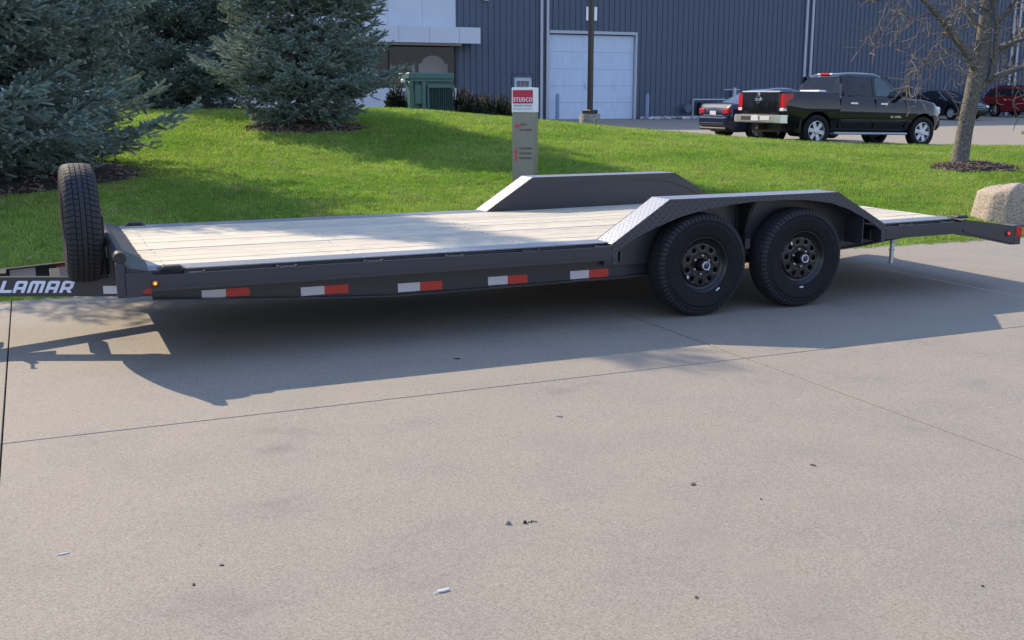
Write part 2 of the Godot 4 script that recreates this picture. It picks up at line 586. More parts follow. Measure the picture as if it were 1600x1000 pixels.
# ---------------------------------------------------------------- building
func build_building():
	var b = thing("metal_building", "slate blue ribbed metal building with a white panelled office end", "building", Vector3(21, 0, ZB))
	var O = Vector3(-21, 0, -ZB)
	var top = 10.1
	var z0 = ZB
	# the mass behind the cladding, open at the office window
	var st = S()
	box(st, Vector3(18.5, -0.3, z0 - 30), Vector3(90, top - 0.05, z0 - 0.12))
	box(st, Vector3(-34, -0.3, z0 - 30), Vector3(18.5, top - 0.05, z0 - 4.0))
	box(st, Vector3(-34, 3.95, z0 - 4.0), Vector3(18.5, top - 0.05, z0 - 0.12))
	box(st, Vector3(-34, -0.3, z0 - 4.0), Vector3(18.5, 2.0, z0 - 0.12))
	box(st, Vector3(-34, 2.0, z0 - 4.0), Vector3(8.0, 3.95, z0 - 0.12))
	obj("wall_core", fin(st), M.dark_void, b, O)
	st = S()
	box(st, Vector3(-34.3, top - 0.05, z0 - 30.3), Vector3(90.3, top + 0.15, z0 + 0.12), 0.02)
	obj("roof", fin(st), M.roofing, b, O)
	# cladding panels, three ribs to a panel
	var holes = [[21.23, 22.46, 2.66], [23.13, 28.02, 4.62]]     # x from, x to, top of the opening
	var wdt = 0.915
	for i in 78:
		var xa: float = 18.43 + wdt * i
		var xb: float = xa + wdt
		var base = 0.2
		var cuts = []
		for h in holes:
			if h[0] < xb and h[1] > xa:
				cuts.append([maxf(h[0], xa), minf(h[1], xb), h[2]])
		var prof = []     # (x, z proud, y base)
		var s = S()
		var pts = [V(xa, 0)]
		for r in 3:
			var c: float = xa + 0.305 * r + 0.10
			pts.append_array([V(c - 0.032, 0), V(c - 0.016, 0.042), V(c + 0.016, 0.042), V(c + 0.032, 0)])
		pts.append(V(xb - 0.002, 0))
		for k in pts.size() - 1:
			var p = pts[k]
			var q = pts[k + 1]
			var xs = [p.x, q.x]
			for cc in cuts:
				for e in [cc[0], cc[1]]:
					if e > p.x + 1e-4 and e < q.x - 1e-4:
						xs.append(e)
			xs.sort()
			for j in xs.size() - 1:
				var m: float = (xs[j] + xs[j + 1]) / 2
				var y0 = base
				for cc in cuts:
					if m > cc[0] and m < cc[1]:
						y0 = cc[2]
				var fz = func(x): return z0 + lerpf(p.y, q.y, (x - p.x) / (q.x - p.x))
				quad(s, Vector3(xs[j], y0, fz.call(xs[j])), Vector3(xs[j + 1], y0, fz.call(xs[j + 1])), Vector3(xs[j + 1], top, fz.call(xs[j + 1])), Vector3(xs[j], top, fz.call(xs[j])))
		obj("siding_panel", fin(s), M.siding, b, O)
	# base trim
	obj("base_trim", boxm(Vector3(18.43, 0.05, z0 - 0.1), Vector3(90, 0.2, z0 + 0.04), 0.01), M.trim, b, O)
	# gutters' twin downspouts
	for x in [22.69, 23.01, 38.29, 38.68, 53.3, 53.75]:
		obj("downspout", boxm(Vector3(x, 0.35, z0 + 0.035), Vector3(x + 0.13, top, z0 + 0.15), 0.02), M.trim, b, O)
		
	# overhead door of five sections
	var od = Node3D.new()
	od.name = "overhead_door"
	b.add_child(od, true)
	od.position = O
	for k in 5:
		var y0: float = 0.50 + k * 0.808
		obj("door_section", boxm(Vector3(23.22, y0, z0 - 0.16), Vector3(27.93, y0 + 0.803, z0 - 0.10), 0.008), M.door_paint, od)
	st = S()
	box(st, Vector3(23.10, 0.35, z0 - 0.15), Vector3(23.20, 4.72, z0 + 0.06), 0.008)
	box(st, Vector3(27.95, 0.35, z0 - 0.15), Vector3(28.05, 4.72, z0 + 0.06), 0.008)
	box(st, Vector3(23.21, 4.58, z0 - 0.15), Vector3(27.94, 4.72, z0 + 0.062), 0.008)
	obj("door_frame", fin(st), M.trim, od)
	obj("door_seal", boxm(Vector3(23.22, 0.42, z0 - 0.155), Vector3(27.93, 0.495, z0 - 0.11)), M.plastic_black, od)
	obj("latch", boxm(Vector3(25.22, 2.02, z0 - 0.098), Vector3(25.42, 2.24, z0 - 0.06), 0.01), M.galvanised, od)
	# numbered plate over it
	var np = obj("number_plate", boxm(Vector3(25.16, 5.22, z0 + 0.034), Vector3(25.76, 5.86, z0 + 0.05), 0.004), M.sign_white, b, O)
	text("number", "2", 0.42, Vector3(25.46, 5.54, z0 + 0.053), M.printed_blue, np)
	# glazed side door
	var sd = Node3D.new()
	sd.name = "side_door"
	b.add_child(sd, true)
	sd.position = O
	st = S()
	box(st, Vector3(21.25, 0.4, z0 - 0.12), Vector3(21.36, 2.64, z0 + 0.05), 0.006)
	box(st, Vector3(22.33, 0.4, z0 - 0.12), Vector3(22.44, 2.64, z0 + 0.05), 0.006)
	box(st, Vector3(21.37, 2.53, z0 - 0.12), Vector3(22.32, 2.64, z0 + 0.052), 0.006)
	obj("door_frame", fin(st), M.siding, sd)
	obj("door_leaf", boxm(Vector3(21.37, 0.45, z0 - 0.10), Vector3(22.32, 2.52, z0 - 0.05), 0.006), M.door_paint, sd)
	for r in 4:
		for c in 3:
			obj("pane", boxm(Vector3(21.52 + c * 0.22, 1.32 + r * 0.26, z0 - 0.049), Vector3(21.72 + c * 0.22, 1.56 + r * 0.26, z0 - 0.043)), M.car_glass, sd)
	obj("door_handle", boxm(Vector3(22.19, 1.10, z0 - 0.05), Vector3(22.24, 1.26, z0 + 0.01), 0.01), M.galvanised, sd)
	# small lights on the wall
	for x in [19.75, 43.2]:
		var w = obj("wall_light", boxm(Vector3(x, 5.95 if x < 30 else 6.9, z0 + 0.03), Vector3(x + 0.28, 6.15 if x < 30 else 7.2, z0 + 0.26), 0.05), M.white_paint if x < 30 else M.plastic_black, b, O)
	# the office end: big flat panels, joints recessed
	for i in 33:
		var xb: float = 18.42 - 1.63 * i
		for r in 3:
			obj("office_panel", boxm(Vector3(xb - 1.622, 4.72 + 1.795 * r, z0 - 0.11), Vector3(xb, 4.72 + 1.795 * r + 1.787, z0 + 0.0), 0.006), M.office_panel, b, O)
		if xb < 8.5:
			obj("office_panel", boxm(Vector3(xb - 1.622, 2.0, z0 - 0.11), Vector3(xb, 4.712, z0 + 0.0), 0.006), M.office_panel, b, O)
		obj("office_panel", boxm(Vector3(xb - 1.622, 0.2, z0 - 0.11), Vector3(xb, 1.99, z0 + 0.0), 0.006), M.office_panel, b, O)
	# canopy
	var cn = Node3D.new()
	cn.name = "canopy"
	b.add_child(cn, true)
	cn.position = O
	for i in 8:
		var xb: float = 19.24 - (1.03 if i > 0 else 0.0) - 1.44 * maxi(i - 1, 0)
		var w: float = 1.02 if i == 0 else 1.43
		obj("canopy_panel", boxm(Vector3(xb - w, 3.97, z0 + 0.9), Vector3(xb, 4.68, z0 + 1.0), 0.006), M.office_panel, cn)
	st = S()
	box(st, Vector3(8.0, 4.0, z0 + 0.035), Vector3(19.22, 4.66, z0 + 0.89))
	obj("canopy_core", fin(st), M.office_panel, cn)
	obj("soffit", boxm(Vector3(8.0, 3.87, z0 + 0.02), Vector3(18.38, 3.965, z0 + 0.86), 0.01), M.soffit, cn)
	# office window band
	var win = Node3D.new()
	win.name = "window"
	b.add_child(win, true)
	win.position = O
	st = S()
	for x in [8.0, 10.0, 12.0, 14.0, 15.15, 18.36]:
		box(st, Vector3(x, 2.0, z0 - 0.1), Vector3(x + 0.07, 3.95, z0 - 0.02), 0.004)
	box(st, Vector3(8.0, 1.98, z0 - 0.1), Vector3(18.43, 2.05, z0 - 0.015), 0.004)
	obj("frame", fin(st), M.black_steel, win)
	for x in [8.0, 10.0, 12.0, 14.0, 15.15]:
		var x1: float = {8.0: 10.0, 10.0: 12.0, 12.0: 14.0, 14.0: 15.15, 15.15: 18.36}[x]
		obj("pane", boxm(Vector3(x + 0.08, 2.06, z0 - 0.07), Vector3(x1 - 0.01, 3.94, z0 - 0.062)), M.window_glass, win)
	# things standing inside the window
	st = S()
	var arch = [V(16.82, 2.0), V(18.25, 2.0), V(18.25, 3.1)]
	for k in 9:
		var a = PI * k / 8
		arch.append(V(17.53 + 0.55 * cos(a), 3.12 + 0.36 * sin(a)))
	arch.append(V(16.82, 3.1))
	zplate(st, arch, z0 - 0.75, z0 - 0.68)
	tag(obj("arched_board", fin(st), M.interior_cream), "pale arched board standing inside the dark office window", "board")
	var bn = thing("wooden_bench", "dim wooden bench back seen inside the office window", "bench", Vector3(16, 2.0, z0 - 0.8))
	st = S()
	for x in [-0.62, 0.52]:
		box(st, Vector3(x, 0, -0.05), Vector3(x + 0.13, 1.05, 0.05), 0.01)
	obj("post", fin(st), M.interior_cream, bn)
	obj("top_rail", boxm(Vector3(-0.49, 0.86, -0.03), Vector3(0.52, 0.98, 0.03), 0.01), M.interior_cream, bn)
	for k in 7:
		obj("slat", boxm(Vector3(-0.45 + 0.14 * k, 0, -0.02), Vector3(-0.37 + 0.14 * k, 0.86, 0.02), 0.005), M.interior_wood, bn)

func text(called, words, size, at, m, parent, turn = 0.0, font = "Droid Sans", wide = 1.0, bold = 700, depth = 0.004):
	var f = SystemFont.new()
	f.font_names = PackedStringArray([font])
	f.font_weight = bold
	var t = TextMesh.new()
	t.text = words
	t.font = f
	t.font_size = 64
	t.pixel_size = size / 64.0
	t.depth = depth
	t.curve_step = 2.0
	t.horizontal_alignment = HORIZONTAL_ALIGNMENT_CENTER
	t.vertical_alignment = VERTICAL_ALIGNMENT_CENTER
	var o = MeshInstance3D.new()
	o.name = numbered(called, parent)
	o.mesh = t
	o.material_override = m
	o.position = at
	o.rotation.y = turn
	o.scale = Vector3(wide, 1, 1)
	parent.add_child(o, true)
	return o

# ---------------------------------------------------------------- trailer
var T: Node3D
var TO = Vector3(-4, 0, -ZC)

func tp(called, st, m, parent = null):
	return obj(called, fin(st) if st is SurfaceTool else st, m, parent if parent else T, TO if parent == null else Vector3.ZERO)

func yd(x): return 0.598 + maxf(0.0, x - 4.2) * 0.009      # deck height, a little tail-high

func zs(z, s): return ZC + s * (z - ZC)

func sbox(st, x0, x1, y0, y1, za, zb, s, e = 0.0):    # box on the near (s = 1) or far (s = -1) side
	box(st, Vector3(x0, y0, minf(zs(za, s), zs(zb, s))), Vector3(x1, y1, maxf(zs(za, s), zs(zb, s))), e)

func build_trailer():
	T = thing("flatbed_trailer", "long charcoal flatbed car trailer with a pale plank deck and drive-over fenders", "trailer", Vector3(4, 0, ZC))
	var CH = M.charcoal
	# deck planks with proud, slightly uneven edges
	var n = 11
	var w: float = (9.095 - 6.965) / n
	for i in n:
		var z1: float = -6.965 - w * i - 0.002
		var z0: float = z1 - w + 0.004
		var st = S()
		var lift = rng.randf_range(-0.002, 0.002)
		var prev = []
		for x in [0.605 + rng.randf_range(-0.004, 0.004), 4.2, 7.06]:
			var y: float = yd(x) + lift
			var ring = [Vector3(x, y - 0.04, z1), Vector3(x, y - 0.003, z1), Vector3(x, y, z1 - 0.003), Vector3(x, y, z0 + 0.003), Vector3(x, y - 0.003, z0), Vector3(x, y - 0.04, z0)]
			if prev.size():
				for k in 6:
					quad(st, prev[k], ring[k], ring[(k + 1) % 6], prev[(k + 1) % 6])
			else:
				quad(st, ring[0], ring[1], ring[4], ring[5])
				quad(st, ring[1], ring[2], ring[3], ring[4])
			prev = ring
		tp("deck_plank", st, M["plank_%d" % [0, 2, 1, 3, 0, 1, 2, 0, 3, 1, 2][i]])
	# screws over each cross member
	var sc = S()
	for k in 6:
		var x: float = 0.70 + 1.22 * k
		for i in n:
			for d in [0.045, 0.15]:
				var c = Vector3(x + rng.randf_range(-0.008, 0.008), yd(x) + 0.0035, -6.965 - w * i - d)
				box(sc, c - Vector3(0.0035, 0.004, 0.0035), c + Vector3(0.0035, -0.001, 0.0035), 0.001)
	stuff(tp("deck_screws", sc, M.black_steel))
	for s in [1, -1]:
		# tread plate strips along the deck
		for r in [[0.545, 3.775], [6.19, 7.07]]:
			var st = S()
			var a: float = zs(-6.79, s)
			var b: float = zs(-6.976, s)
			var y0: float = yd(r[0]) + 0.003
			var y1: float = yd(r[1]) + 0.003
			quad(st, Vector3(r[0], y0, a), Vector3(r[1], y1, a), Vector3(r[1], y1, b), Vector3(r[0], y0, b))
			quad(st, Vector3(r[0], y0 - 0.006, a), Vector3(r[1], y1 - 0.006, a), Vector3(r[1], y1, a), Vector3(r[0], y0, a))
			quad(st, Vector3(r[0], y0 - 0.006, b), Vector3(r[1], y1 - 0.006, b), Vector3(r[1], y1, b), Vector3(r[0], y0, b))
			tp("tread_strip", st, M.tread_plate)
		# rub rail, side channel behind it, stake pockets between them
		for r in [[0.60, 3.742], [6.236, 7.08]]:
			var st = S()
			zplate(st, [V(r[0], yd(r[0]) - 0.088), V(r[1], yd(r[1]) - 0.088), V(r[1], yd(r[1]) - 0.019), V(r[0], yd(r[0]) - 0.019)], zs(-6.72, s), zs(-6.733, s))
			tp("rub_rail", st, CH)
			st = S()
			zplate(st, [V(r[0], yd(r[0]) - 0.118), V(r[1], yd(r[1]) - 0.118), V(r[1], yd(r[1]) - 0.012), V(r[0], yd(r[0]) - 0.012)], zs(-6.792, s), zs(-6.80, s))
			zplate(st, [V(r[0], yd(r[0]) - 0.118), V(r[1], yd(r[1]) - 0.118), V(r[1], yd(r[1]) - 0.108), V(r[0], yd(r[0]) - 0.108)], zs(-6.729, s), zs(-6.791, s))
			zplate(st, [V(r[0], yd(r[0]) - 0.118), V(r[1], yd(r[1]) - 0.118), V(r[1], yd(r[1]) - 0.0885), V(r[0], yd(r[0]) - 0.0885)], zs(-6.7265, s), zs(-6.7285, s))
			zplate(st, [V(r[0], yd(r[0]) - 0.056), V(r[1], yd(r[1]) - 0.056), V(r[1], yd(r[1]) - 0.052), V(r[0], yd(r[0]) - 0.052)], zs(-6.7335, s), zs(-6.791, s))  # added slot floor, keeps the sun from streaking through the gap
			tp("side_channel", st, CH)
		for x in [0.79, 1.355, 1.92, 2.485, 3.05, 3.62, 6.42, 6.86]:
			var st = S()
			sbox(st, x, x + 0.012, yd(x) - 0.1, yd(x) - 0.012, -6.734, -6.791, s)
			sbox(st, x + 0.115, x + 0.127, yd(x) - 0.1, yd(x) - 0.012, -6.734, -6.791, s)
			sbox(st, x + 0.0125, x + 0.1145, yd(x) - 0.095, yd(x) - 0.018, -6.745, -6.789, s)
			tp("stake_pocket", st, M.flange_plate)
		# main beam, set in under the deck, its foot rising towards the front
		var st = S()
		var bot = [V(0.62, 0.383), V(1.55, 0.322), V(2.2, 0.290), V(4.0, 0.300), V(5.6, 0.37), V(6.2, 0.412), V(6.6, 0.455), V(7.05, 0.50)]
		var poly = bot.duplicate()
		poly.append_array([V(7.05, 0.545), V(4.2, 0.53), V(0.62, 0.53)])
		zplate(st, poly, zs(-7.0, s), zs(-7.008, s))
		for k in bot.size() - 1:
			zplate(st, [bot[k], bot[k + 1], bot[k + 1] + V(0, 0.01), bot[k] + V(0, 0.01)], zs(-6.955, s), zs(-6.9995, s))
		tp("main_beam", st, CH)
		# reflective tape on the beam
		for t in [[0.775, 0.921, 1.072, 1.222, 0.330, 0.40], [0, 1.556, 1.715, 1.877, 0.333, 0.388], [0, 2.225, 2.385, 2.548, 0.312, 0.367], [0, 2.893, 3.045, 3.200, 0.313, 0.368], [0, 3.545, 3.70, 3.862, 0.313, 0.368]]:
			var tz: float = zs(-6.9985, s)
			var tape = Node3D.new()
			tape.name = numbered("reflective_tape", T)
			tape.position = TO
			T.add_child(tape, true)
			var y0: float = t[4]
			if t[1] < 1.0:
				y0 = 0.366
			elif t[1] < 1.6:
				y0 = 0.336
			obj("white_band", boxm(Vector3(t[1], y0, minf(tz, zs(-6.996, s))), Vector3(t[2] - 0.001, t[5] + 0.018 if t[1] < 1.0 else t[5] + 0.005, maxf(tz, zs(-6.996, s)))), M.white_tape, tape)
			obj("red_band", boxm(Vector3(t[2], y0, minf(tz, zs(-6.996, s))), Vector3(t[3], t[5] + 0.018 if t[1] < 1.0 else t[5] + 0.005, maxf(tz, zs(-6.996, s)))), M.red_tape, tape)
		# front corner: post, gusset and lit amber marker
		st = S()
		sbox(st, 0.402, 0.452, 0.452, 0.660, -6.722, -6.78, s, 0.005)
		tp("corner_post", st, CH)
		st = S()
		poly = [V(0.453, 0.452), V(0.535, 0.452)]
		for k in 7:
			var a = PI * (1.0 - k / 12.0)
			poly.append(V(0.606 + 0.07 * cos(a), 0.452 + 0.055 * sin(a)))
		poly.append_array([V(0.606, 0.508), V(0.606, 0.597), V(0.453, 0.602)])
		zplate(st, poly, zs(-6.722, s), zs(-6.736, s))
		tp("gusset", st, CH)
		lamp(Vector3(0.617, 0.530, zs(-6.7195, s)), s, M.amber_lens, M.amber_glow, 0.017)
		# tie-down brackets
		for x in [0.665, 7.03]:
			st = S()
			sbox(st, x, x + 0.118, yd(x) + 0.004, yd(x) + 0.026, -6.745, -6.83, s, 0.008)
			sbox(st, x - 0.02, x + 0.138, yd(x) + 0.004, yd(x) + 0.010, -6.74, -6.85, s, 0.003)
			tp("tie_down_bracket", st, M.black_steel)
		# sloping tail
		st = S()
		zplate(st, [V(7.081, 0.514), V(7.72, 0.378), V(7.725, 0.530), V(7.081, 0.622)], zs(-6.72, s), zs(-6.733, s))
		tp("tail_side", st, CH)
		st = S()
		zplate(st, [V(7.06, 0.50), V(7.66, 0.375), V(7.66, 0.392), V(7.06, 0.52)], zs(-6.734, s), zs(-6.80, s))
		tp("tail_flange", st, CH)
		st = S()
		sbox(st, 7.665, 7.745, 0.378, 0.545, -6.716, -6.86, s, 0.006)
		tp("tail_light_box", st, CH)
		st = S()
		sbox(st, 7.672, 7.757, 0.437, 0.539, -6.711, -6.83, s, 0.012)
		tp("tail_light", st, M.red_lens)
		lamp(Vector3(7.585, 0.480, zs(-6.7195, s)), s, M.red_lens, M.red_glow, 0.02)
		# galvanised drop leg
		st = S()
		sbox(st, 6.343, 6.37, 0.29, 0.485, -6.748, -6.775, s, 0.003)
		sbox(st, 6.345, 6.385, 0.462, 0.476, -6.738, -6.747, s, 0.003)
		sbox(st, 6.338, 6.375, 0.40, 0.408, -6.742, -6.781, s, 0.002)
		tp("drop_leg", st, M.galvanised)
		fender(s)
	# front header: angle across the nose and the round pipe rail
	var st = S()
	box(st, Vector3(0.46, 0.45, -9.32), Vector3(0.474, 0.63, -6.74), 0.003)
	plate(st, [V(0.4745, 0.600), V(0.60, 0.588), V(0.60, 0.600), V(0.4745, 0.628)], func(p, k): return Vector3(p.x, p.y, -6.742 if k else -9.318))
	tp("front_header", st, CH)
	st = S()
	tube(st, [Vector3(0.43, 0.688, -6.728), Vector3(0.43, 0.688, -9.332)], 0.036, 20)
	tp("pipe_rail", st, CH)
	st = S()
	tube(st, [Vector3(0.43, 0.688, -6.7275), Vector3(0.43, 0.688, -6.724)], 0.031, 20)
	tp("pipe_cap", st, M.black_steel)
	for z in [-7.45, -8.6]:
		tp("rail_support", boxm(Vector3(0.405, 0.45, z - 0.03), Vector3(0.455, 0.66, z + 0.03), 0.004), CH)
	# cross members under the deck and the tail plate
	for k in 11:
		var x: float = 0.70 + 0.61 * k
		tp("cross_member", boxm(Vector3(x - 0.025, yd(x) - 0.125, -9.25), Vector3(x + 0.025, yd(x) - 0.042, -6.81), 0.004), M.black_steel)
	st = S()
	plate(st, [V(7.075, 0.614), V(7.70, 0.526), V(7.70, 0.518), V(7.075, 0.606)], func(p, k): return Vector3(p.x, p.y, -6.734 if k else -9.326))
	tp("tail_deck", st, M.tread_plate)
	tp("tail_plate", boxm(Vector3(7.702, 0.385, -9.19), Vector3(7.715, 0.53, -6.87), 0.004), CH)
	# draw bar: two channels meeting at the coupler
	for s in [1, -1]:
		st = S()
		var a0 = Vector3(0.60, 0, -7.46)
		var a1 = Vector3(-0.56, 0, -7.955)
		if s < 0:
			a0.z = zs(a0.z, -1)
			a1.z = zs(a1.z, -1)
		var d = (a1 - a0).normalized()
		var nn = Vector3(d.z, 0, -d.x) * (1.0 if Vector3(d.z, 0, -d.x).z * s > 0 else -1.0)
		plate(st, [V(-0.25, 0.327), V(a0.distance_to(a1), 0.327), V(a0.distance_to(a1), 0.456), V(-0.25, 0.456)], func(p, k): return a0 + d * p.x + Vector3(0, p.y, 0) - nn * (0.008 if k else 0.0))
		for y in [0.327, 0.448]:
			plate(st, [V(0, -0.0085), V(a0.distance_to(a1), -0.0085), V(a0.distance_to(a1), -0.05), V(0, -0.05)], func(p, k): return a0 + d * p.x + nn * p.y + Vector3(0, y + (0.008 if k else 0.0), 0))
		var beam = tp("draw_beam", st, CH)
		var fr = func(x, y, o): return a0 + d * x + Vector3(0, y, 0) + nn * o
		letters(fr, beam, s)
		if s < 0:    # stickers on the inner face of the far beam
			obj("plain_sticker", panel(fr, 0.70, 0.88, 0.345, 0.44, -0.012, -0.009), M.sticker_grey, beam)
			obj("warning_sticker", panel(fr, 0.40, 0.55, 0.345, 0.422, -0.012, -0.009), M.sticker_grey, beam)
			obj("warning_heading", panel(fr, 0.40, 0.55, 0.424, 0.44, -0.012, -0.009), M.sticker_red, beam)
		else:
			obj("white_band", panel(fr, 0.155, 0.255, 0.345, 0.398, 0.001, 0.0035), M.white_tape, beam)
			obj("red_band", panel(fr, -0.075, 0.154, 0.345, 0.398, 0.001, 0.0035), M.red_tape, beam)
	st = S()
	box(st, Vector3(-1.0, 0.36, -8.10), Vector3(-0.52, 0.45, -7.96), 0.02)
	box(st, Vector3(-1.12, 0.30, -8.09), Vector3(-0.98, 0.44, -7.97), 0.03)
	tp("coupler", st, M.black_steel)
	tp("draw_plate", boxm(Vector3(-0.60, 0.457, -8.13), Vector3(-0.22, 0.466, -7.93), 0.002), CH)
	tp("cross_tie", boxm(Vector3(0.05, 0.34, -8.22), Vector3(0.12, 0.44, -7.82), 0.004), CH)
	st = S()
	tube(st, [Vector3(-0.44, 0.16, -8.03), Vector3(-0.44, 0.62, -8.03)], 0.028, 12)
	box(st, Vector3(-0.52, 0.14, -8.11), Vector3(-0.36, 0.155, -7.95))
	tube(st, [Vector3(-0.44, 0.155, -8.03), Vector3(-0.44, 0.3, -8.03)], 0.022, 10)
	tube(st, [Vector3(-0.44, 0.60, -8.03), Vector3(-0.44, 0.60, -7.86), Vector3(-0.40, 0.56, -7.80)], 0.010, 8)
	tp("jack", st, M.galvanised)
	# axles and springs, in the dark below
	for x in [4.53, 5.435]:
		st = S()
		tube(st, [Vector3(x, 0.385, -9.2), Vector3(x, 0.385, -6.86)], 0.038, 12)
		tp("axle", st, M.black_steel)
		for s in [1, -1]:
			st = S()
			for k in 3:
				var L: float = 0.40 - 0.09 * k
				tube(st, [Vector3(x - L, 0.43 - 0.012 * k, zs(-7.03, s)), Vector3(x, 0.375 - 0.014 * k, zs(-7.03, s)), Vector3(x + L, 0.43 - 0.012 * k, zs(-7.03, s))], 0.02, 6)
			tp("leaf_spring", st, M.black_steel)

func panel(fr, x0, x1, y0, y1, o0, o1):
	var st = S()
	plate(st, [V(x0, y0), V(x1, y0), V(x1, y1), V(x0, y1)], func(p, k): return fr.call(p.x, p.y, o1 if k else o0))
	return fin(st)

func lamp(at, s, lens, glow, r):
	var l = Node3D.new()
	l.name = numbered("marker_light", T)
	l.position = TO + at
	T.add_child(l, true)
	var st = S()
	lathe(st, [V(r + 0.006, 0), V(r + 0.006, 0.005 * s), V(r, 0.008 * s), V(0, 0.008 * s)], 20, [1, 2])
	obj("grommet", fin(st), M.black_steel, l)
	st = S()
	lathe(st, [V(r, 0.0085 * s), V(r * 0.85, 0.014 * s), V(r * 0.5, 0.017 * s)], 20, [])
	obj("lens", fin(st), lens, l)
	st = S()
	lathe(st, [V(r * 0.5, 0.0172 * s), V(r * 0.3, 0.0185 * s), V(0, 0.019 * s)], 20, [])
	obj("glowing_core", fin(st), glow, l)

# slanted block capitals on the draw beams, cut as flat shapes; x runs along the beam away from the deck on both sides
func letters(fr, beam, s):
	var L = {
		"L": [[V(0, 0), V(9, 0), V(9, 2.4), V(2.6, 2.4), V(2.6, 10), V(0, 10)]],
		"A": [[V(0, 0), V(2.6, 0), V(2.6, 2.8), V(6.4, 2.8), V(6.4, 4.9), V(2.6, 4.9), V(2.6, 6.4), V(0, 6.4)], [V(0, 6.41), V(2.6, 6.41), V(2.6, 7.8), V(6.4, 7.8), V(6.4, 6.41), V(9, 6.41), V(9, 8.9), V(7.9, 10), V(1.1, 10), V(0, 8.9)], [V(6.41, 0), V(9, 0), V(9, 6.4), V(6.41, 6.4)]],
		"M": [[V(0, 0), V(2.5, 0), V(2.5, 7.6), V(4.5, 7.6), V(4.5, 0), V(7, 0), V(7, 7.6), V(9, 7.6), V(9, 0), V(11.5, 0), V(11.5, 8.9), V(10.4, 10), V(1.1, 10), V(0, 8.9)]],
		"R": [[V(0, 0), V(2.6, 0), V(2.6, 2.6), V(4.6, 2.6), V(6.6, 0), V(9.6, 0), V(7.4, 2.8), V(9, 3.8), V(9, 4.9), V(2.6, 4.9), V(2.6, 6.4), V(0, 6.4)], [V(0, 6.41), V(2.6, 6.41), V(2.6, 7.8), V(6.4, 7.8), V(6.4, 6.41), V(6.4, 4.91), V(9, 4.91), V(9, 8.9), V(7.9, 10), V(1.1, 10), V(0, 8.9)]],
	}
	var at = 0.0
	var u = 0.0087
	for c in "LAMAR":
		var st = S()
		for poly in L[c]:
			plate(st, poly, func(p, k):
				var x: float = (at + p.x + p.y * 0.42) * u
				var along: float = 0.945 - x if s > 0 else 0.5 + x
				return fr.call(along, 0.352 + p.y * u * 0.92, (0.0032 if k else 0.0008)))
		obj("letter", fin(st), M.lettering, beam)
		at += {"L": 10.0, "A": 11.0, "M": 13.5, "R": 11.0}[c]

